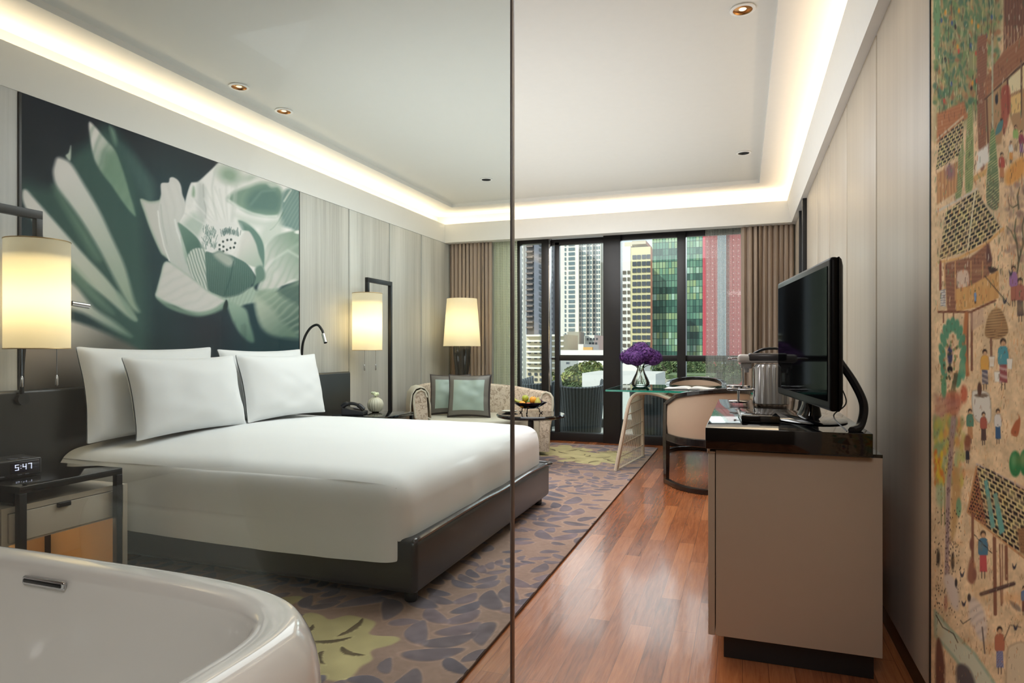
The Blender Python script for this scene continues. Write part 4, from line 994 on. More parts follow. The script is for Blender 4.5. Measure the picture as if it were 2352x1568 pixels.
# television, turned a little towards the bed
tv = thing('television', 'black flat television on a stand, seen at an angle', 'television', (.249, 3.03, .902), 0, world=False)
tvY = math.radians(7.6)
RM = Matrix.Rotation(tvY, 4, 'Z')
W2, TH0, TH1 = .48, .075, .625
def tvq(n): return n
scr = MB().box(-.020, -W2, TH0, .012, W2, TH1, .012, RM)
back = MB(); P = []
for (dx, sc_) in ((.010, 1.0), (.022, .97), (.036, .90), (.050, .78), (.058, .6)):
    P.append([tuple(RM @ Vector((dx, sy*W2*sc_, TH0+(TH1-TH0)*(.5+.5*sz*sc_)))) for (sy, sz) in ((-1,-1),(1,-1),(1,1),(-1,1),(-1,-1))])
back.grid(P, smooth=True); back.add([P[-1][i] for i in range(4)], [(0,1,2,3)])
M_TVB = mat('tv_black', (5,5,6), .4, spec=.12)
scr.build('screen_housing', M_TVB, tv); back.build('rear_cover', M_TVB, tv)
_ts = mat('screen_glass', (6,6,7), .05, spec=.12, var=.01); _ts.node_tree.nodes['Principled BSDF'].inputs['IOR'].default_value = 1.06
MB().box(-.0225, -W2+.03, TH0+.035, -.0195, W2-.03, TH1-.03, 0, RM).build('screen', mat('screen_glass', (6,6,7), .05, spec=.12, var=.01), tv)
sb = MB(); n = 40; sb.lathe([(.0001,0.002),(.98,0.002),(1.0,.006),(.95,.012),(.3,.018),(.0001,.018)], 48, (0.01,0,0), .145, .27, M=RM)
sb.build('stand_base', M_BLACK, tv)
MB().tube([(.02, 0, .012), (.025, 0, .06), (.035, 0, .14)], [.05,.035,.035], 16).build('stand_neck', M_BLACK, tv)
cbk = MB().tube(catmull([(.10,-.22,.26),(.15,-.27,.17),(.175,-.32,.09),(.155,-.38,.02),(.12,-.44,.006)], 8), .015, 8)
cbk.tube(catmull([(.09,-.2,.2),(.12,-.3,.10),(.07,-.36,.05),(.10,-.46,.006)], 8), .0025, 6)
cbk.build('power_cable', M_BLACKSAT, tv)

# flat box in front of the television
bx = thing('media_box', 'flat glossy black box lying in front of the television', 'media player', (.05, 2.93, .902), 0, world=False); bx.rotation_euler = (0,0,.05)
MB().box(-.06, -.14, .002, .085, .17, .030, .003).build('box_case', M_BLACK, bx)
MB().box(-.0625, -.135, .014, -.0595, .165, .026, .001).build('lit_front_edge', mat('lit_edge_white', (226,220,220), .3), bx)  # bright lit front edge of the box painted as a pale strip

# coffee machine
cm = thing('coffee_machine', 'silver capsule coffee machine at the far end of the cabinet', 'coffee machine', (.13, 3.82, .902), 0, world=False)
M_SILV = mat('silver_plastic', (188,186,186), .28, metal=.5)
wt = MB(); prf = []
n = 264
def rr_pt(a, hx, hy, r):
    c_, s_ = math.cos(a), math.sin(a); p = 5
    k = (abs(c_/hx)**p+abs(s_/hy)**p)**(-1/p); return k*c_, k*s_
rows = []
for i in range(n):
    a = 2*PI*i/n; x, y = rr_pt(a, .085, .115, .02); fl_ = 1+.03*math.cos(a*26)
    rows.append([(x*.9+.02, y*.9, .002)]+[(x*fl_+.02, y*fl_, z) for z in (.006, .2)]+[(x*.93+.02, y*.93, .214), (.02, 0, .214)])
wt.grid(rows, closed_u=True); wt.build('ribbed_tank', M_SILV, cm)
MB().box(-.155, -.075, .222, .06, .075, .268, .016).build('brew_head', mat('pale_grey_plastic', (206,200,196), .25, coat=.3), cm)
MB().box(-.10, -.078, .230, .10, .078, .275, .012).build('head_cover', mat('dark_grey_cover', (70,66,68), .25, coat=.3), cm)
MB().box(-.20, -.012, .238, .10, .012, .250, .004).box(-.205, -.08, .238, -.19, .08, .250, .004).build('lever', M_CHROME, cm)
MB().tube(catmull([(-.07,0,.272),(-.02,0,.296),(.05,0,.30),(.1,0,.285)], 6), .007, 8).build('top_handle', M_BLACKSAT, cm)
MB().lathe([(.014,.0),(.018,.03),(.022,.055)], 16, (-.11,0,.168)).box(-.14,-.03,.19,-.08,.03,.225,.006).build('coffee_spout', M_SILV, cm)
MB().tube([(-.125,-.03,.08),(-.125,-.03,.2)], .006, 8).tube([(-.125,.03,.08),(-.125,.03,.2)], .006, 8).build('spout_rods', M_CHROME, cm)
MB().box(-.21, -.07, .070, -.06, .07, .084, .006).lathe([(.0001,.0),(.06,.0),(.065,.012),(.06,.014),(.0001,.014)], 28, (-.15,0,.084)).build('cup_tray', M_CHROME, cm)
MB().box(-.075, -.06, .002, -.055, .06, .20, .004).build('front_column', M_CHROME, cm)
MB().lathe([(.0001,0),(.05,0),(.055,.008),(.04,.012),(.0001,.012)], 28, (-.15,0,.002)).tube([(-.15,0,.012),(-.15,0,.07)], .006, 8).build('tray_foot', M_CHROME, cm)

# tall mirror strip on the right wall
mi = thing('wall_mirror', 'tall narrow mirror in a black frame on the far right wall', 'mirror', (XR, 7.0, .3))
MB().box(XR-.002, 6.76, .1, XR+.03, 7.30, ZS).build('mirror_glass', mat('mirror_silver', (200,205,205), .03, metal=1), mi)
MB().box(XR-.035, 6.70, .1, XR+.03, 6.77, ZS, .003).box(XR-.02, 7.30, .1, XR+.03, 7.34, ZS, .003).build('mirror_frame', M_BLACKSAT, mi)

# ------------------------------------------------------------------ tub chairs
M_UPH = mat('sand_leather', (196,172,150), .5, var=.03); M_WOODB = mat('ebony_wood', (26,20,20), .22, coat=.5, var=.15)
def tub_chair(label, c, rz):
    e = thing('tub_chair', label, 'chair', (c[0], c[1], 0), rz, 'black framed tub chairs at the glass desk', world=False)
    R = .32; zs_ = .44; f = .20
    def rim(a): # a 0..1 along the horseshoe; local: chair faces +Y
        if a < .2: k = a/.2; return (-R, f-k*f)
        if a > .8: k = (a-.8)/.2; return (R, k*f)
        th = PI+(a-.2)/.6*PI; return (R*math.cos(th), R*math.sin(th)*1.05)
    def ztop(a): return .715+.14*math.sin(PI*min(1, max(0, a)))**1.2
    A = [i/48 for i in range(49)]
    P = []
    for a in A:
        x, y = rim(a); zt = ztop(a)-.02; q = []
        for z in (zs_, zs_+.1, zs_+.2, zt): k = 1.0+.03*math.sin((z-zs_)/(zt-zs_)*PI); q.append((x*k, y*k if y < 0 else y, z))
        P.append(q)
    sh = MB().grid(P)
    Pi = [[(x*.86, y*.86 if y < 0 else y, z) for (x, y, z) in row[::-1]] for row in P]
    sh.grid(Pi)
    sh.grid([[P[i][3], Pi[i][0]] for i in range(len(A))]); sh.grid([[Pi[i][3], P[i][0]] for i in range(len(A))])
    for i in (0, -1): sh.add([P[i][0], P[i][3], Pi[i][0], Pi[i][3]], [(0,1,2,3)])
    sh.build('backrest', M_UPH, e)
    MB().bar([(rim(a)[0]*.96, rim(a)[1]*.96 if rim(a)[1] < 0 else rim(a)[1], ztop(a)) for a in A], .052, .042).build('top_rail', M_WOODB, e, bev=.008)
    MB().bar([(rim(a)[0]*.98, rim(a)[1]*.98 if rim(a)[1] < 0 else rim(a)[1], zs_-.02) for a in A], .05, .065).build('seat_rail', M_WOODB, e, bev=.006)
    poly = [(rim(a)[0]*.86, rim(a)[1]*.86 if rim(a)[1] < 0 else rim(a)[1]) for a in A]
    MB().prism(poly, zs_-.03, zs_+.07).build('seat', M_UPH, e, bev=.015)
    for sx in (-1, 1):
        m = MB(); x = sx*R
        for (z0, z1, w0, w1) in ((0.02, .42, .026, .036), (.42, .72, .036, .026)):
            m.add([(x-w0*.55, f-w0, z0),(x+w0*.55, f-w0, z0),(x+w0*.55, f+w0, z0),(x-w0*.55, f+w0, z0),(x-w1*.55, f-w1, z1),(x+w1*.55, f-w1, z1),(x+w1*.55, f+w1, z1),(x-w1*.55, f+w1, z1)], [(0,3,2,1),(4,5,6,7),(0,1,5,4),(1,2,6,5),(2,3,7,6),(3,0,4,7)])
        m.build('leg', M_WOODB, e)
    MB().bar([(rim(a)[0]*1.0, rim(a)[1]*1.04 if rim(a)[1] < 0 else rim(a)[1]+.02*(a < .02 or a > .98), .024) for a in A], .042, .045).build('floor_runner', M_WOODB, e, bev=.006)
    return e
tub_chair('sand leather tub chair with black frame in front of the glass desk', (-.262, 5.92), math.radians(30))
tub_chair('tan tub chair behind the glass desk by the balcony door', (-.50, 7.66), math.radians(180))

# ------------------------------------------------------------------ glass desk on rattan base
t = NT('desk_glass')
tr_ = t.n('ShaderNodeBsdfTransparent'); tr_.inputs[0].default_value = (.80, .93, .89, 1)
gl = t.n('ShaderNodeBsdfGlossy'); gl.inputs['Roughness'].default_value = .0
lw = t.n('ShaderNodeFresnel'); lw.inputs[0].default_value = 1.5
mx = t.n('ShaderNodeMixShader'); t.l(lw.outputs[0], mx.inputs[0]); t.l(tr_.outputs[0], mx.inputs[1]); t.l(gl.outputs[0], mx.inputs[2]); t.l(mx.outputs[0], t.out.inputs[0]); M_DESKG = t.m
M_TEAL = mat('teal_glass_edge', (26,150,128), .1, coat=1, var=.5, vscale=(20,20,60))
M_RATT = mat('pale_rattan', (206,188,168), .55, var=.1)
DZ = .792
dk = thing('glass_desk', 'glass topped desk on a woven pale rattan base', 'desk', (-.5, 7.0, 0))
dx0, dx1, dy0, dy1 = -1.295, .33, 6.45, 7.56
MB().box(dx0+.002, dy0+.002, DZ-.016, dx1-.002, dy1-.002, DZ, .0).build('glass_top', M_DESKG, dk)
MB().box(dx0, dy0, DZ-.017, dx0+.004, dy1, DZ+.0005).box(dx0, dy0, DZ-.017, dx1, dy0+.004, DZ+.0005).box(dx0, dy1-.004, DZ-.017, dx1, dy1, DZ+.0005).box(dx1-.004, dy0, DZ-.017, dx1, dy1, DZ+.0005).build('glass_edge', M_TEAL, dk)['label'] = 'bright teal polished glass edge'
path = catmull([(-1.165,.012),(-1.12,.30),(-1.07,.62),(-1.02,.735),(-.92,.765),(-.78,.75),(-.60,.69),(-.44,.655),(-.28,.69),(-.08,.745),(.04,.75),(.12,.70),(.16,.5),(.21,.012)], 7)
npth = len(path)
def dpt(i, k):
    x, z = path[i]; h = min(1, z/.75)
    ya = 6.30+.20*h; yb = 7.28+.06*h
    if 40 < i < 62: pass
    return (x+.13*(1-h)*k, ya+(yb-ya)*k, z)
ws = MB()
for j in range(25):
    k = (j/24)
    ws.tube([dpt(i, k) for i in range(npth)], .0024, 4)
for j in range(10): ws.tube([dpt(i, .0+.010*j) for i in range(npth)], .0048, 5)
for i in (3, 6, 9, 12, 15, 26, 31, 37, 45, 53, 61, 68, 75, 82): 
    if i < npth: ws.tube([dpt(i, k/10) for k in range(11)], .0055, 5)
for i in range(20, 44, 2): ws.tube([dpt(i, k/10*.35) for k in range(11)], .0022, 4)
ws.build('rattan_weave', M_RATT, dk)
fr = MB()
for k in (0, 1): fr.tube([dpt(i, k) for i in range(npth)], .017, 8)
fr.tube([dpt(0, k/6) for k in range(7)], .016, 8); fr.tube([dpt(npth-1, k/6) for k in range(7)], .016, 8)
fr.build('rattan_frame', M_RATT, dk)
for (x, y) in ((-1.0, 6.6), (-1.0, 7.2), (0.02, 6.6), (0.02, 7.2)): MB().lathe([(.02,.765),(.02,DZ-.0165)], 14, (x, y, 0)).build('glass_pad', M_CHROME, dk)

# hydrangeas in a pear vase
vz = thing('flower_vase', 'clear pear shaped glass vase on the desk', 'vase', (-1.035, 7.08, DZ), 0, world=False)
t = NT('vase_glass'); t.b.inputs['Base Color'].default_value = (.93,.98,.95,1); t.set(rough=.02, trans=1.0, ior=1.35)
M_VG = sheet_mat('vase_clear', (1,1,1), tint=(.93,.96,.94), gloss=1.4)
MB().lathe([(.0001,.002),(.07,.002),(.095,.02),(.097,.05),(.075,.10),(.05,.15),(.036,.19),(.042,.225),(.038,.222),(.032,.19),(.046,.15),(.07,.10),(.09,.05),(.088,.022),(.06,.012),(.0001,.012)], 40, caps=False).build('vase_glass', M_VG, vz)
MB().lathe([(.0001,.014),(.06,.014),(.085,.024),(.087,.05),(.078,.08),(.0001,.08)], 32, caps=False).build('water', sheet_mat('water', (1,1,1), tint=(.92,.96,.93), gloss=1.0), vz)
bq = thing('hydrangea_bouquet', 'bouquet of deep purple hydrangeas standing in the glass vase', 'flowers', (-1.035, 7.08, DZ+.03), 0, world=False)
M_STEM = mat('flower_stem', (96,120,72), .6)
heads = [(0,0,.365,.10),(-.125,-.02,.285,.092),(.13,0,.28,.096),(-.03,-.09,.275,.095),(.06,.085,.29,.095),(-.07,.04,.33,.085),(.075,-.05,.32,.088)]
rr = random.Random(9)
t = NT('purple_petal'); oi = t.noise(t.mapping((1,1,1)), 38, 3, .6)
t.l(t.ramp(oi, [(.3, lin((44,18,60))), (.5, lin((84,40,112))), (.72, lin((140,88,164)))]), t.b.inputs['Base Color']); t.set(rough=.75); M_PUR = t.m
for (hx, hy, hz, hr) in heads:
    m = MB()
    for k in range(230):
        z = 1-2*(k+.5)/230; a = k*2.39996; q = math.sqrt(1-z*z)
        d = Vector((q*math.cos(a), q*math.sin(a), z*.86))
        if d.z < -.62: continue
        c = Vector((hx, hy, hz))+d*hr*rr.uniform(.84, 1.12); n_ = d.normalized(); u1 = n_.orthogonal().normalized(); u1.rotate(Matrix.Rotation(rr.random()*6, 3, n_)); u2 = n_.cross(u1); s_ = .0135
        v_0 = []; fcs = []
        for p in range(4):
            a1 = p*PI/2; dir_ = u1*math.cos(a1)+u2*math.sin(a1); sd = u1*math.cos(a1+PI/2)+u2*math.sin(a1+PI/2)
            b0 = len(v_0); v_0 += [c, c+dir_*s_*.6+sd*s_*.5+n_*.003, c+dir_*s_*1.25+n_*.001, c+dir_*s_*.6-sd*s_*.5+n_*.003]; fcs.append((b0, b0+1, b0+2, b0+3))
        m.add(v_0, fcs)
    m.ball((hx, hy, hz), hr*.86, 10)
    hd = m.build('flower_head', M_PUR, bq)
    MB().tube(catmull([(hx*.9, hy*.9, hz-hr*.7), (hx*.25, hy*.25, .17), (-hx*.35, -hy*.35, .0)], 6), .004, 6).build('stem', M_STEM, bq)
# open magazine
mg = thing('open_book', 'open book with white pages lying on the glass desk', 'book', (-.50, 6.86, DZ), 0, world=False); mg.rotation_euler = (0,0,-.03)
def page(sgn):
    m = MB(); N = 12; P = []; 
    for i in range(N+1):
        q = i/N; x = sgn*q*.235; z = .008+.016*math.sin(PI*min(1, q*1.25)**.7)*(1-q*.55) if q < 1 else .010
        P.append([(x, -.15, z), (x, .15, z)])
    m.grid(P, flip=sgn < 0); m.grid([[(p[0], p[1], .004) for p in row] for row in P]); m.grid([[P[i][0], (P[i][0][0], -.15, .004)] for i in range(N+1)]); m.grid([[P[i][1], (P[i][1][0], .15, .004)] for i in range(N+1)]); m.grid([[P[N][0], P[N][1]], [(P[N][0][0], -.15, .004), (P[N][0][0], .15, .004)]], smooth=False)
    return m
M_PAGE = mat('paper', (236,232,226), .7)
page(-1).build('page_block', M_PAGE, mg); page(1).build('page_block', M_PAGE, mg)
MB().box(-.25, -.158, .0005, .25, .158, .0045).build('book_cover', M_BLACKSAT, mg)

# ------------------------------------------------------------------ curtains
M_CURT = mat('taupe_curtain', (168,150,134), .85, var=.05, vscale=(30,30,3))
def curtain(name, label, x0, x1, y, z0, z1, folds, amp, m, group, cat, seed=0, nz_=14):
    rr_ = random.Random(seed); n = folds*14; P = []
    ph_ = [rr_.uniform(-.5, .5) for _ in range(folds+2)]; am = [rr_.uniform(.6, 1.15) for _ in range(folds+2)]
    for i in range(n+1):
        s_ = i/14; k = int(s_); fr_ = s_-k; am_ = am[k]*(1-fr_)+am[k+1]*fr_; pp = ph_[k]*(1-fr_)+ph_[k+1]*fr_
        R = []
        for j in range(nz_+1):
            q = j/nz_; z = z0+(z1-z0)*q; w = 1-.15*q
            R.append((x0+(x1-x0)*i/n+.010*math.sin(s_*2*PI*2+z*.9)*w, y+amp*am_*math.sin((s_+pp*.35)*2*PI)*w+.004*math.sin(z*2.3+i), z))
        P.append(R)
    e = thing(name, label, cat, ((x0+x1)/2, y, z0), group=group)
    MB().grid(P).build('curtain_fabric', m, e, solid=.003)
    MB().box(x0, y-.012, z1, x1, y+.012, z1+.02).build('heading_tape', m, e)
    return e
curtain('curtain', 'taupe floor length curtain gathered at the left window corner behind the tall lamp', -3.745, -3.14, 8.06, .01, 2.70, 11, .032, M_CURT, 'taupe window curtains', 'curtain', 1)
curtain('curtain', 'taupe floor length curtain gathered right of the window behind the coffee machine', -.015, .545, 8.06, .01, 2.70, 10, .032, M_CURT, 'taupe window curtains', 'curtain', 2)
def sheer(name, c1, c2, alpha, period=.013):
    t = NT(name); tr_ = t.n('ShaderNodeBsdfTransparent'); df = t.n('ShaderNodeBsdfDiffuse'); df.inputs[0].default_value = (*lin(c1), 1)
    tl_ = t.n('ShaderNodeBsdfTranslucent'); tl_.inputs[0].default_value = (*lin(c2), 1)
    m1 = t.n('ShaderNodeMixShader'); m1.inputs[0].default_value = .6; t.l(df.outputs[0], m1.inputs[1]); t.l(tl_.outputs[0], m1.inputs[2])
    sp = t.n('ShaderNodeSeparateXYZ'); t.l(t.co(), sp.inputs[0])
    a = t.math('GREATER_THAN', t.math('SINE', t.math('MULTIPLY', sp.outputs[2], 2*PI/period)), .35)
    b_ = t.math('GREATER_THAN', t.math('SINE', t.math('MULTIPLY', sp.outputs[0], 2*PI/period)), .45)
    f = t.math('ADD', t.math('MULTIPLY', t.math('MAXIMUM', a, b_), alpha[1]-alpha[0]), alpha[0])
    m2 = t.n('ShaderNodeMixShader'); t.l(f, m2.inputs[0]); t.l(tr_.outputs[0], m2.inputs[1]); t.l(m1.outputs[0], m2.inputs[2]); t.l(m2.outputs[0], t.out.inputs[0]); return t.m
curtain('sheer_curtain', 'sheer curtain, green outside light put into its colour, beside the left taupe curtain', -3.13, -2.80, 8.10, .01, 2.70, 4, .012, sheer('sheer_green_cast', (240,244,224), (244,250,224), (.22,.6), .022), 'woven sheer curtains', 'curtain', 3)  # green cast from outside is put into the fabric colour
curtain('sheer_curtain', 'see-through grey sheer curtain in front of the red building', -.42, -.02, 8.10, .01, 2.70, 4, .010, sheer('grey_sheer', (200,200,192), (210,208,200), (.10,.52), .018), 'woven sheer curtains', 'curtain', 4)

# ------------------------------------------------------------------ tall lamp in the corner
fl_ = thing('floor_lamp', 'lamp with large cream cone shade and dark fluted base in the window corner', 'lamp', (-3.33, 7.52, 0), 0, world=False)
n = 56; P = []
for i in range(n):
    a = 2*PI*i/n; P.append([((.235-.045*k/8)*math.cos(a), (.235-.045*k/8)*math.sin(a), 1.235+.595*k/8) for k in range(9)])
MB().grid(P, closed_u=True).build('lamp_shade', M_SHADE, fl_)
MB().lathe([(.0001,.60),(.09,.60),(.095,.62),(.065,.66),(.06,.72),(.075,.85),(.10,1.10),(.108,1.22),(.09,1.26),(.01,1.27),(.0001,1.27)], 72, caps=False, flute=.05, fn=18).build('fluted_base', mat('smoked_glass', (58,54,48), .12, coat=.8, var=.3, vscale=(30,30,1)), fl_)
MB().lathe([(.008,1.26),(.008,1.6)], 12).build('lamp_stem', M_CHROME, fl_)
light('POINT', 'corner_lamp_bulb', (-3.33, 7.52, 1.5), 4.2, (1.0, .82, .54), radius=.06)
ct = thing('corner_table', 'small dark table holding the tall lamp behind the rattan sofa', 'side table', (-3.33, 7.52, 0), 0, world=False)
MB().lathe([(.0001,.57),(.18,.57),(.19,.58),(.19,.597),(.0001,.597)], 40, caps=False).build('table_top', M_WOODB, ct)
MB().lathe([(.03,.02),(.03,.57)], 16).lathe([(.0001,.001),(.15,.001),(.15,.02),(.0001,.025)], 32).build('pedestal', M_WOODB, ct)

# ------------------------------------------------------------------ rattan sofa, cushions
t = NT('sofa_rattan'); v = t.mapping((1,1,1)); wn = t.noise(v, 26, 4, .7, 1.2)
t.l(t.ramp(wn, [(.38, lin((170,150,130))), (.5, lin((214,198,178))), (.66, lin((230,216,198)))]), t.b.inputs['Base Color']); t.set(rough=.6); t.bump(wn, .5, .01); M_SOFA = t.m
M_SOFA2 = mat('pale_sofa_fabric', (206,200,182), .8, var=.06, bump=.3, bscale=150)
so = thing('rattan_sofa', 'curved pale rattan sofa with rolled rim between the bed and the window', 'sofa', (-2.75, 7.0, 0))
plan = catmull([(-3.18,6.28),(-3.40,6.60),(-3.48,7.0),(-3.28,7.24),(-2.95,7.30),(-2.60,7.27),(-2.32,7.14),(-2.14,6.98),(-2.12,6.92)], 8)
plan = plan[:-1]
NP = len(plan)
def nrm(i):
    a = Vector(plan[max(0, i-1)]); b_ = Vector(plan[min(NP-1, i+1)]); d = (b_-a).normalized(); return Vector((-d.y, d.x))
P = []
for i in range(NP):
    q = i/(NP-1); n_ = nrm(i); x, y = plan[i]; ht = .76+.05*math.sin(PI*min(1, q*1.3))-.04*q
    prof_ = [(-.02,.06),(-.005,.30),(.0,.52),(.01,ht-.08),(.03,ht-.02),(.07,ht),(.115,ht-.015),(.145,ht-.06),(.15,ht-.14),(.13,ht-.30),(.11,.32),(.10,.06)]
    P.append([(x+n_.x*o_, y+n_.y*o_, z) for (o_, z) in prof_])
sm = MB().grid(P)
for i in (0, NP-1): sm.add(P[i], [tuple(range(len(P[i])))])
sm.build('sofa_shell', M_SOFA, so)
for i in (0, NP-1): MB().tube(P[i][3:10], .013, 8).build('rim_roll', M_SOFA2, so)
seatp = [(plan[i][0]-nrm(i).x*.01, plan[i][1]-nrm(i).y*.01) for i in range(0, NP, 3)]
cxs = sum(p[0] for p in seatp)/len(seatp); 
MB().prism(seatp+[(-2.25,6.6),(-2.6,6.3)], .10, .44).build('seat', M_SOFA2, so, bev=.02)
th = thing('throw_blanket', 'cream knitted throw folded over the near sofa arm', 'throw', (-3.2, 6.3, .5))
tp = []
for i in range(0, 9):
    n_ = nrm(i); x, y = plan[i]; q = i/8
    tp.append([(x+n_.x*o_, y+n_.y*o_-.01, z) for (o_, z) in ((-.035,.46),(-.03,.60),(-.01,.73),(.03,.78),(.075,.79),(.125,.775),(.165,.72),(.18,.60),(.18,.42))])
MB().grid(tp).build('throw_fabric', M_SOFA2, th, solid=.014)
M_CUF = mat('dark_cushion_frame', (58,50,50), .55, bump=.1); M_CUG = mat('taupe_satin_border', (112,108,102), .38, coat=.1); M_CUC = mat('sage_satin', (160,178,168), .35, coat=.1)
def cushion(label, x, y, z, yaw, lean, s_=.46):
    e = thing('cushion', label, 'cushion', (x, y, z), yaw, 'square cushions on the rattan sofa', world=False)
    R_ = Matrix.Rotation(lean, 4, 'X')
    o = pillow(s_*1.06, s_*1.06, .15, 5).build('cushion_back', M_CUF, e); o.matrix_local = R_
    def face(sz, off, m, nm):
        N = 22
        P = [[pill_pt(sz*(-1+2*i/N), sz*(-1+2*j/N), s_*1.06, s_*1.06, .15, 5, 1, off) for j in range(N+1)] for i in range(N+1)]
        q = MB().grid(P).build(nm, m, e); q.matrix_local = R_
    face(.90, .003, M_CUG, 'satin_border'); face(.66, .006, M_CUC, 'satin_centre')
    return e
cushion('dark edged cushion with sage centre, left one half hidden on the sofa', -3.16, 6.80, .44, math.radians(22), -.2, .45)
cushion('dark edged cushion with sage centre, front one by the fruit bowl', -2.85, 6.62, .44, math.radians(14), -.22, .46)

# ------------------------------------------------------------------ round table with fruit
rt = thing('round_side_table', 'round black glass topped table beyond the foot of the bed', 'side table', (-2.02, 6.28, 0), 0, world=False)
TZ = .545
MB().lathe([(.0001,TZ-.045),(.30,TZ-.045),(.345,TZ-.03),(.35,TZ-.012),(.34,TZ),(.0001,TZ)], 64, caps=False).build('table_top', M_BLACK, rt)
MB().lathe([(.0001,.001),(.2,.001),(.2,.02),(.04,.04),(.03,.06),(.03,TZ-.06),(.10,TZ-.045)], 32).build('pedestal', M_BLACKSAT, rt)
fb = thing('fruit_bowl', 'dark metal leaf shaped fruit bowl with curled feet on the round table', 'bowl', (-2.04, 6.30, TZ), 0, world=False)
P = []
for i in range(48):
    a = 2*PI*i/48; w = 1+.10*math.sin(a*8); P.append([(r_*w**(k/3)*math.cos(a), r_*w**(k/3)*math.sin(a), z) for k, (r_, z) in enumerate(((.01,.05),(.07,.055),(.12,.08),(.165,.115)))])
MB().grid(P, closed_u=True).build('bowl_shell', mat('dark_pewter', (50,40,50), .25, metal=.8), fb, solid=.004)
for k in range(3):
    a = k*2.1+.6; MB().tube(catmull([(.06*math.cos(a),.06*math.sin(a),.055),(.10*math.cos(a),.10*math.sin(a),.045),(.11*math.cos(a),.11*math.sin(a),.01),(.13*math.cos(a),.13*math.sin(a),.005),(.135*math.cos(a),.135*math.sin(a),.018)], 5), .005, 6).build('foot', mat('dark_pewter', (50,40,50), .25, metal=.8), fb)
fruits = [('green_apple', 'green apple on top of the fruit pile', 'apple', (-.035,-.03,.155), .036, (168,178,60), 1), ('orange', 'orange right of the green apple on top', 'orange', (.045,-.02,.140), .038, (232,160,50), 1), ('orange', 'orange at the left front of the bowl', 'orange', (-.05,-.085,.098), .036, (228,120,50), 1),
 ('tangerine', 'small tangerine at the front middle of the bowl', 'tangerine', (.02,-.10,.100), .031, (226,110,44), .85), ('pear', 'yellow green pear lying at the right of the bowl', 'pear', (.10,-.04,.115), .034, (190,184,90), 1), ('mangosteen', 'dark purple mangosteen at the right rim', 'mangosteen', (.10,.03,.12), .030, (80,40,50), .95),
 ('red_apple', 'reddish apple at the back right of the bowl', 'apple', (.05,.07,.115), .035, (196,110,70), 1), ('banana', 'green banana leaning out of the left side of the bowl', 'banana', (-.11,.0,.115), .018, (170,170,80), 1), ('lime', 'green lime at the back of the bowl', 'lime', (-.04,.06,.115), .032, (120,150,60), .9)]
for (nm, lb, ct_, p, r_, col, sz) in fruits:
    e = thing(nm, lb, ct_, (-2.04+p[0], 6.30+p[1], TZ+p[2]-r_), 0, world=False)
    m = mat(nm+'_skin', col, .4, var=.12, vscale=(30,30,30))
    if nm == 'banana': MB().tube(catmull([(.05,0,.02),(0,0,.016),(-.05,0,.035),(-.085,0,.075)], 6), [.008]+[.016]*16+[.010,.006], 10).build('fruit_flesh', m, e)
    elif nm == 'pear': MB().lathe([(.0001,0),(.02,.003),(.034,.025),(.032,.045),(.018,.07),(.012,.085),(.0001,.088)], 24, caps=False).build('fruit_flesh', m, e)
    else: MB().lathe([(.0001,.006*sz),(r_*.3,.0),(r_*.75,r_*.3*sz),(r_,r_*.95*sz),(r_*.85,r_*1.5*sz),(r_*.45,r_*1.85*sz),(.0001,r_*1.75*sz)], 24, caps=False).build('fruit_flesh', m, e)
    if nm != 'banana': MB().tube([(0,0,r_*1.7*sz if nm != 'pear' else .085), (.002,0,r_*2.1*sz if nm != 'pear' else .10)], .0018, 5).build('stalk', mat('stalk_brown', (90,70,40), .7), e)
pl = thing('side_plate', 'white plate with cutlery on the round table left of the fruit', 'plate', (-2.26, 6.32, TZ), 0, world=False)
MB().lathe([(.0001,.003),(.05,.003),(.085,.016),(.087,.018),(.05,.008),(.0001,.008)], 40, caps=False).build('plate_body', mat('porcelain', (232,230,222), .2, coat=.5), pl)
nk = thing('folded_napkin', 'folded cream napkin lying on the white plate', 'napkin', (-2.26, 6.32, TZ+.008), 0, world=False)
MB().box(-.05,-.03,.001,.05,.03,.010,.004).build('napkin_cloth', M_SOFA2, nk)
# ------------------------------------------------------------------ bathtub
tb = thing('bathtub', 'white freestanding bathtub with rounded corner in the left foreground', 'bathtub', (-1.9, .95, 0))
def sup(a, hx, hy, p=4.2):
    c_, s_ = math.cos(a), math.sin(a); k = (abs(c_/hx)**p+abs(s_/hy)**p)**(-1/p); return k*c_, k*s_
TBX, TBY, THX, THY = -1.755, .925, .86, .435
ztub = .60
prof_ = [(.80,.80,.01),(.90,.90,.012),(.96,.93,.06),(1.05,1.0,.28),(1.075,1.04,.45),(1.05,1.03,.54),(1.018,1.01,.58),(1.0,.995,.597),(.985,.975,.602),(.945,.90,.599),(.912,.845,.594),(.897,.82,.582),(.887,.80,.55),(.86,.76,.30),(.80,.68,.18),(.68,.55,.14),(.3,.25,.13),(.001,.001,.13)]
N = 128; P = []
for i in range(N):
    a = 2*PI*i/N; P.append([(TBX+sup(a, THX*sx, THY*sy)[0], TBY+sup(a, THX*sx, THY*sy)[1], z+(.006*math.cos(a*2)*0)) for (sx, sy, z) in prof_])
M_TUB = mat('white_acrylic', (226,224,220), .12, coat=.6, var=.01)
MB().grid(P, closed_u=True).build('tub_shell', M_TUB, tb, sub=1)
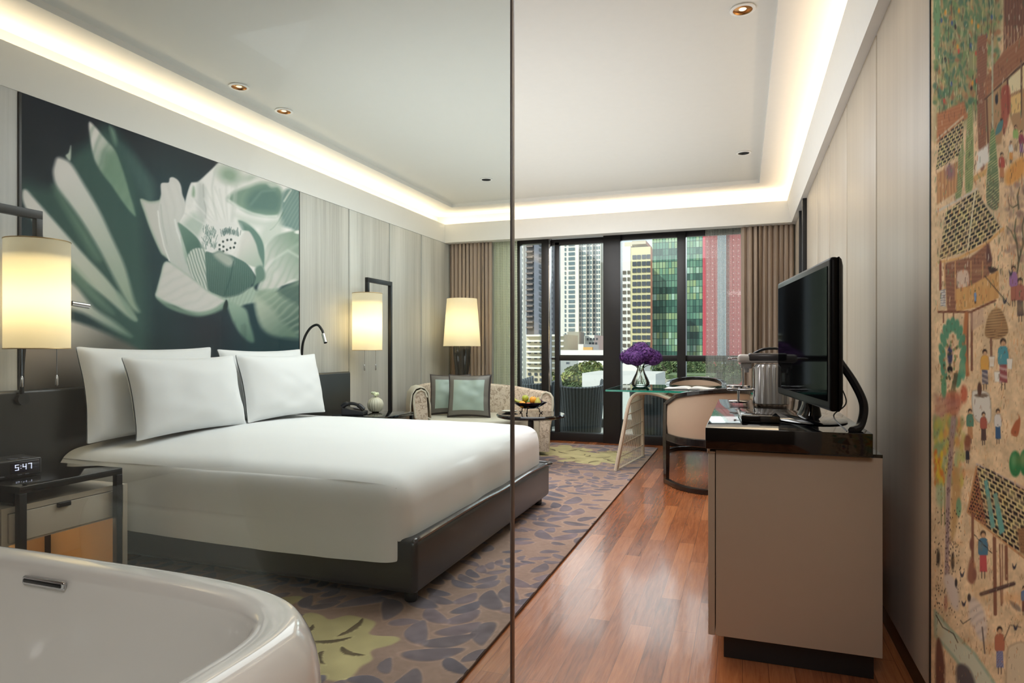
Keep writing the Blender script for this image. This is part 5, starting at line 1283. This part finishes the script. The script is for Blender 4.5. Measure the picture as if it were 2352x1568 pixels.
# overflow slot
ov = MB(); 
ov.box(-.082, -.006, -.012, .082, .006, .012, .010).build('overflow_slot', M_CHROME, tb, off=(0,0,0)).matrix_local = Matrix.Translation(Vector((-1.824, 1.268, .552))-wloc(tb)) @ Matrix.Rotation(math.radians(-6), 4, 'X')
MB().box(-.075, -.009, -.006, .075, .0, .006, .004).build('overflow_opening', M_BLACKSAT, tb, off=(0,0,0)).matrix_local = Matrix.Translation(Vector((-1.824, 1.2685, .552))-wloc(tb)) @ Matrix.Rotation(math.radians(-6), 4, 'X')

# ------------------------------------------------------------------ balcony
struct('balcony_floor', MB().box(-4.2, 8.38, -.15, 1.4, 10.0, -.002), mat('balcony_tiles', (190,186,176), .6))
struct('balcony_curb', MB().box(-4.2, 9.85, 0, 1.4, 10.0, .12), mat('dark_curb', (80,80,78), .7))
gr = thing('balcony_railing', 'clear glass balcony railing outside the doors', 'railing', (-1.4, 9.92, .12))
MB().box(-4.1, 9.915, .12, 1.3, 9.927, .62).build('glass_pane', M_GLASS, gr)
t = NT('dark_wicker'); sp = t.n('ShaderNodeSeparateXYZ'); t.l(t.co(), sp.inputs[0])
ang = t.math('MULTIPLY', t.math('ARCTAN2', sp.outputs[1], sp.outputs[0]), 46)
wv_ = t.math('MULTIPLY_ADD', t.math('SINE', ang), .5, .5)
t.l(t.ramp(wv_, [(0, lin((40,46,52))), (1, lin((92,100,106)))]), t.b.inputs['Base Color']); t.set(rough=.5); t.bump(wv_, .6, .01); M_WICK = t.m
def wicker(label, x, y, rz):
    e = thing('wicker_chair', label, 'chair', (x, y, 0), rz, 'dark wicker armchairs on the balcony', world=False)
    P = []; n = 60
    for i in range(n+1):
        a = -PI*.16+(PI*1.32)*i/n  # horseshoe open towards +Y (local), back towards -Y
        th = PI+a; q = abs(i/n-.5)*2
        zt = .66+.10*q**2.2
        R = []
        for (k, z) in ((.86,.03),(.88,.15),(.93,.35),(1.0,zt-.06),(1.04,zt),(1.0,zt+.012),(.95,zt-.01),(.88,zt-.15),(.80,.40)):
            R.append((.34*k*math.cos(th), .33*k*math.sin(th), z))
        P.append(R)
    MB().grid(P).build('wicker_shell', M_WICK, e, solid=.012)
    MB().lathe([(.0001,.36),(.27,.36),(.28,.38),(.28,.43),(.26,.45),(.0001,.45)], 40, caps=False).build('seat_cushion', mat('grey_green_cushion', (120,134,126), .8), e)
wicker('dark wicker balcony chair seen through the left door, nearest to the glass', -2.17, 9.02, 0.15)
wicker('dark wicker balcony chair farther left, behind the narrow pane', -2.95, 9.6, -.5)
wicker('dark wicker balcony chair visible under the glass desk', -1.12, 9.0, -.1)

# ------------------------------------------------------------------ city outside
random.seed(4)
struct('ground_outside', MB().box(-260, 30, -25.2, 260, 500, -25), mat('city_ground', (150,150,144), .9))
def px_x(u, Y): # X on the plane at distance Y for a picture column
    r = (u-1176)/FPX; return Y*(-math.sin(YAW)+math.cos(YAW)*r)/(math.cos(YAW)+math.sin(YAW)*r)
def px_z(u, v, Y):
    r = (u-1176)/FPX; D = Y/(math.cos(YAW)+math.sin(YAW)*r); return CAM_H+(HZ-v)*D/FPX
M_WIN = mat('window_dark_glass', (70,76,84), .15, var=.3, vscale=(.6,.6,.6)); M_WIN2 = mat('window_teal_glass', (104,122,128), .15, var=.3, vscale=(.6,.6,.6)); M_WIN3 = mat('window_brown', (96,88,76), .4, var=.3, vscale=(.6,.6,.6))  # the third is a plain brown-grey window colour
M_TOWW = mat('white_facade', (218,216,208), .8, var=.02, vscale=(.1,.1,.1)); M_TOWC = mat('cream_facade', (200,192,150), .8, var=.03, vscale=(.1,.1,.1)); M_TOWB = mat('beige_facade', (190,180,158), .8, var=.04, vscale=(.1,.1,.1))
M_GREY = mat('grey_facade', (104,108,122), .7, var=.05, vscale=(.1,.1,.1)); M_DKG = mat('charcoal_facade', (62,62,70), .6, var=.2, vscale=(.3,.3,.3)); M_CONC = mat('concrete_grey', (150,148,138), .85, var=.05, vscale=(.2,.2,.2))
def windows(e, rects, m, name='window', slab=.25, cap=100):
    """rects: (x0,y0,z0,x1,y1,z1) boxes set on the facade; biggest/nearest get their own mesh, the rest share one"""
    off = wloc(e)
    for i, r in enumerate(rects[:cap]): MB().box(*r).build(name, m, e)
    if len(rects) > cap:
        mb = MB()
        for r in rects[cap:]: mb.box(*r)
        o = mb.build(name, m, e); o['kind'] = 'stuff'
def building(label, u0, u1, v0, Y, depth, m, base=-25, v_ref=None, name='apartment_tower'):
    x0, x1 = px_x(u0, Y), px_x(VPX-(VPX-u1)*(Y+depth)/Y if u1 < VPX else u1, Y); zt = px_z((u0+u1)/2, v0, Y)
    e = thing(name, label, 'building', ((x0+x1)/2, Y+depth/2, base))
    MB().box(x0, Y, base, x1, Y+depth, zt).build('facade', m, e)
    return e, x0, x1, zt
def wcols(x0, x1, Y, cols, z_top, z_bot, fh, wh, th=.12):
    """cols: (fraction a, fraction b) window columns; floors from the top down"""
    out = []; z = z_top
    while z-wh > z_bot:
        for (a, b_) in cols: out.append((x0+(x1-x0)*a, Y-th, z-wh, x0+(x1-x0)*b_, Y+.05, z))
        z -= fh
    return out
zpp = lambda Y, n: n*Y/ (FPX*1.0)
# dark tower on the left
e, x0, x1, zt = building('tall dark grey tower with a pale edge of small balconies, far left in the window', 1209, 1279, 380, 120, 9, M_DKG)
MB().box(px_x(1228,120), 119.6, -20, x1+.1, 128.8, zt-.1).build('grey_slab', M_GREY, e)
fh = zpp(120, 13)
windows(e, [(px_x(1240,120), 119.3, z, px_x(1246,120), 119.7, z+fh*.55) for z in [CAM_H+2+fh*k for k in range(20)]]+[(x1+.05, 124.0, z, x1+.35, 125.5, z+fh*.55) for z in [CAM_H+2+fh*k for k in range(20)]], M_WIN)
for k in range(20): MB().box(px_x(1209.5,120), 119.5, CAM_H+4+fh*k, px_x(1225,120), 120.1, CAM_H+4.3+fh*k).build('floor_band', mat('brown_grey_band', (120,108,104), .8), e)
e, x0, x1, zt = building('narrow pale tower strip with dark balconies at the left window jamb', 1186, 1209, 380, 112, 1.6, M_TOWW)
windows(e, wcols(x0, x1, 112, [(.6,.85)], zpp(112, 260)+1, CAM_H-8, zpp(112, 13), zpp(112, 7)), M_WIN)
e, x0, x1, zt = building('slim white block with a column of dark windows at lower left', 1188, 1209, 722, 84, 1.4, M_TOWW)
windows(e, wcols(x0, x1, 84, [(.6,.85)], zt-.5, CAM_H-4.5, zpp(84, 12), zpp(84, 6)), M_WIN)
e, x0, x1, zt = building('low beige apartment block with balconies below the dark tower', 1209, 1330, 768, 88, 8, M_TOWB, name='apartment_block')
windows(e, wcols(x0, x1, 88, [(.05,.12),(.22,.29),(.36,.44),(.52,.58)], zt-.8, CAM_H-5, zpp(88, 13), zpp(88, 6.5)), M_WIN)
for k in range(7): MB().box(x0, 87.5, zt-.25-k*zpp(88,13), x1, 88.1, zt-k*zpp(88,13)).build('balcony_slab', M_TOWW, e)
# white tower
e, x0, x1, zt = building('tall white residential tower with rows of dark windows, centre left in the window', 1285, 1430, 380, 150, 20, M_TOWW)
fh = zpp(150, 11.2)
f_ = lambda u: (px_x(u,150)-x0)/(x1-x0)
cols = [(f_(1297), f_(1300)), (f_(1306), f_(1320)), (f_(1331), f_(1334)), (f_(1336.5), f_(1340)), (f_(1342), f_(1346)), (f_(1348), f_(1353)), (f_(1355.5), f_(1360)), (f_(1363), f_(1367)), (f_(1370), f_(1372.5)), (f_(1375), f_(1379))]
z_hi = CAM_H+zpp(150, 250)
windows(e, wcols(x0, x1, 150, cols, z_hi, CAM_H+zpp(150, 22), fh, fh*.62), M_WIN2)
for uu in (1330, 1347, 1361, 1380): MB().box(px_x(uu,150), 149.2, CAM_H-2, px_x(uu+1.2,150), 150.2, zt).build('facade_fin', M_TOWW, e)
# low blocks
e, x0, x1, zt = building('grey concrete rooftop block before the white tower', 1303, 1343, 762, 100, 3.5, M_CONC, name='rooftop_block')
MB().box(px_x(1309,100), 99.7, zt-2.2, px_x(1320,100), 100.1, zt-1.3).build('window', M_WIN, e)
e, x0, x1, zt = building('white low building with small round windows right of the grey block', 1343, 1400, 769, 104, 12, M_TOWW, name='low_building')
windows(e, [(px_x(u,104), 103.7, px_z(u,776,104)-.35, px_x(u+3,104), 104.1, px_z(u,776,104)) for u in (1349,1356,1363,1370)]+[(px_x(u,104), 103.7, px_z(u,786,104)-.7, px_x(u+4,104), 104.1, px_z(u,786,104)) for u in (1354,1361,1368)], M_WIN)
e, x0, x1, zt = building('low white house with an orange shutter', 1328, 1378, 790, 86, 10, M_TOWW, name='white_house')
MB().box(px_x(1341,86), 85.6, px_z(1350,809,86), px_x(1362,86), 86.1, px_z(1350,797,86)).build('orange_shutter', mat('orange_shutter', (206,160,96), .7), e)
e, x0, x1, zt = building('long white flat roofed building across the middle distance', 1280, 1500, 804, 74, 8, M_TOWW, name='low_building')
e, x0, x1, zt = building('white side building with one small dark window behind the trees', 1283, 1325, 826, 60, 8, M_TOWW, name='low_building')
MB().box(px_x(1302,60), 59.7, px_z(1302,836,60), px_x(1309,60), 60.1, px_z(1302,831,60)).build('window', M_WIN, e)
# cream tower
e, x0, x1, zt = building('cream tower with white left face and dark framed windows, behind the middle door', 1426, 1451, 566, 118, 1.2, M_TOWW)
fh = zpp(118, 15.2)
windows(e, wcols(x0, x1, 118, [(.2,.52),(.68,.92)], zt-4.4, CAM_H, fh, fh*.5), M_WIN3)
MB().box(px_x(1450,118), 117.6, -25, px_x(1495,118), 120.1, px_z(1470,568,118)).build('cream_wing', M_TOWC, e)
xa, xb = px_x(1450,118), px_x(1495,118)
windows(e, wcols(xa, xb, 117.6, [(.08,.28),(.32,.50),(.56,.76),(.80,.98)], px_z(1470,586,118), CAM_H, fh, fh*.62), M_WIN)
MB().box(px_x(1452,118), 117.7, 20, px_x(1484,118), 126, px_z(1470,553,118)).box(px_x(1430,118), 120, 20, px_x(1448,118), 126, px_z(1440,552,118)).build('plant_room', M_TOWB, e)
# green glass tower
t = NT('green_curtain_wall'); mp_ = t.mapping((1,1,1)); sp = t.n('ShaderNodeSeparateXYZ'); t.l(mp_, sp.inputs[0])
cb_ = t.n('ShaderNodeCombineXYZ'); t.l(sp.outputs[0], cb_.inputs[0]); t.l(sp.outputs[2], cb_.inputs[1])
br = t.n('ShaderNodeTexBrick'); t.l(cb_.outputs[0], br.inputs['Vector']); br.offset = 0
for k, v in (('Scale', 1.0), ('Mortar Size', .05), ('Mortar Smooth', 0), ('Brick Width', .62), ('Row Height', 1.35)): br.inputs[k].default_value = v
br.inputs['Color1'].default_value = (0,0,0,1); br.inputs['Color2'].default_value = (1,1,1,1)
row = t.n('ShaderNodeTexWhiteNoise'); row.noise_dimensions = '2D'
rc = t.n('ShaderNodeCombineXYZ'); t.l(t.math('FLOOR', t.math('DIVIDE', sp.outputs[2], 1.35)), rc.inputs[1]); t.l(t.math('FLOOR', t.math('DIVIDE', sp.outputs[0], 6.3)), rc.inputs[0]); t.l(rc.outputs[0], row.inputs['Vector'])
f = t.math('ADD', t.math('MULTIPLY', br.outputs['Color'], .35), t.math('MULTIPLY', row.outputs[0], .65))
c_ = t.ramp(f, [(.05, lin((38,66,60))), (.3, lin((66,108,94))), (.6, lin((104,150,128))), (.78, lin((148,172,124))), (.92, lin((160,196,180)))])
c_ = t.mix(br.outputs['Fac'], c_, lin((34,60,58))); t.l(c_, t.b.inputs['Base Color']); t.set(rough=.25); M_GRN = t.m
e, x0, x1, zt = building('green glass office tower with a fine grid, right of the cream tower', 1498, 1640, 380, 140, 20, M_GRN, name='office_tower')
# red building
t = NT('red_dotted_cladding'); sp = t.n('ShaderNodeSeparateXYZ'); t.l(t.co(), sp.inputs[0])
fx = t.math('SUBTRACT', t.math('FRACT', t.math('DIVIDE', sp.outputs[0], .8)), .5); fz = t.math('SUBTRACT', t.math('FRACT', t.math('DIVIDE', sp.outputs[2], .9)), .5)
rad = t.math('ADD', t.math('MULTIPLY', fx, fx), t.math('MULTIPLY', fz, fz)); dot = t.math('LESS_THAN', rad, .018)
t.l(t.mix(dot, lin((176,64,76)), lin((214,150,152))), t.b.inputs['Base Color']); t.set(rough=.6); M_RED = t.m
e, x0, x1, zt = building('red clad building with white dots seen through the right sheer', 1614, 1720, 380, 110, 20, M_RED, name='red_building')
MB().box(px_x(1648,110), 109.5, -10, px_x(1668,110), 110.1, zt).build('glass_strip', mat('grey_glass_strip', (150,160,170), .3, var=.2, vscale=(.5,.5,.5)), e)
# white block just below the balcony
e, x0, x1, zt = building('plain white rooftop box just beyond the balcony', 1337, 1529, 858, 26, 3.4, mat('light_grey_render', (186,184,180), .85), base=-12, name='white_rooftop_box')
e, x0, x1, zt = building('pale green backdrop block added behind the left sheer curtain', 1080, 1180, 380, 70, 4, mat('sheer_backdrop', (236,248,220), .8), name='apartment_tower')  # added backdrop, makes the sheer look bright and green from behind
# trees
M_TRUNK = mat('tree_bark', (96,84,70), .9)
t = NT('tree_leaves'); lf = t.noise(t.co(), 1.6, 4, .7)
t.l(t.ramp(lf, [(.3, lin((52,64,40))), (.5, lin((110,124,70))), (.7, lin((176,166,96)))]), t.b.inputs['Base Color']); t.set(rough=.8); M_LEAF = t.m
t = NT('tree_leaves_dark'); lf = t.noise(t.co(), 1.6, 4, .7)
t.l(t.ramp(lf, [(.3, lin((44,56,38))), (.55, lin((84,104,60))), (.75, lin((150,144,110)))]), t.b.inputs['Base Color']); t.set(rough=.8); M_LEAFD = t.m
def tree(label, x, y, zc, rx, rz, m, seed, n=3000, bare=False):
    rr_ = random.Random(seed); e = thing('tree', label, 'tree', (x, y, -25), 0, 'trees below the balcony', world=False); zc = zc+25
    MB().tube([(0,0,0),(.2,0,zc*.5),(0,0,zc)], [.35,.28,.15], 8).build('trunk', M_TRUNK, e)
    br_ = MB()
    for k in range(16):
        a = rr_.random()*6.28; q = rr_.uniform(.6, 1); br_.tube([(0,0,zc-rz*.6),(rx*.4*math.cos(a),rx*.4*math.sin(a),zc-rz*.1),(rx*q*math.cos(a),rx*q*math.sin(a),zc+rz*rr_.uniform(.1,.8))], [.12,.08,.03], 5)
    br_.build('branches', M_TRUNK, e)
    m_ = MB()
    lobes = [(rr_.gauss(0,.45)*rx, rr_.gauss(0,.45)*rx, zc+rr_.uniform(-.5,.6)*rz, rr_.uniform(.35,.6)*rx) for _ in range(12)]
    for k in range(n):
        L = lobes[k % 12]; d = Vector((rr_.gauss(0,1), rr_.gauss(0,1), rr_.gauss(0,1))).normalized()*L[3]*rr_.uniform(.8, 1.05); c = Vector(L[:3])+d
        s_ = rr_.uniform(.07, .17)*(.5 if bare else 1); u1 = d.orthogonal().normalized()*s_; u2 = d.cross(u1).normalized()*s_; tl2 = d.normalized()*s_*.6
        m_.add([c-u1, c-u2*.5+tl2, c+u1, c+u2*.7+tl2*.3], [(0,1,2,3)])
    m_.build('foliage', m, e)
for i, (u, v, Y, rx, rz, m, lb) in enumerate([(1318, 884, 46, 1.5, 1.2, M_LEAF, 'yellow green leafy tree seen low in the left door pane'), (1350, 864, 52, 1.5, 1.0, M_LEAF, 'yellow tipped tree right behind the first tree, above the white box'), (1300, 915, 40, 1.1, 1.1, M_LEAFD, 'dark green tree at the bottom left of the door pane'),
    (1545, 852, 60, 1.4, .9, M_LEAFD, 'brownish bare tree right of the flower vase'), (1592, 848, 68, 1.7, .9, M_LEAFD, 'dark green tree between the middle and right door posts'), (1208, 905, 48, .8, .9, M_LEAFD, 'small dark tree at the foot of the left window pane'), (1665, 858, 63, 1.8, 1.2, M_LEAFD, 'dark tree behind the right sheer curtain')]):
    tree(lb, px_x(u, Y), Y, px_z(u, v, Y), rx, rz, m, i+1)
fe = thing('garden_terrace', 'green terraced garden with pale curved fence beyond the desk chair', 'garden', (px_x(1590, 48), 48, -12))
MB().box(px_x(1520,48), 48, -12, px_x(1640,48), 54, px_z(1580,872,48)).build('terrace_wall', mat('terrace_stone', (150,146,130), .9), fe)
MB().box(px_x(1528,48), 48.5, -12, px_x(1640,48), 53.5, px_z(1580,862,48)).build('planting', M_LEAFD, fe)
fn = MB()
for k in range(28): x = px_x(1540+3.2*k, 47); fn.box(x, 46.9, px_z(1540,880,47), x+.04, 47, px_z(1540,872-k*.35,47))
fn.build('railing', M_TOWW, fe)
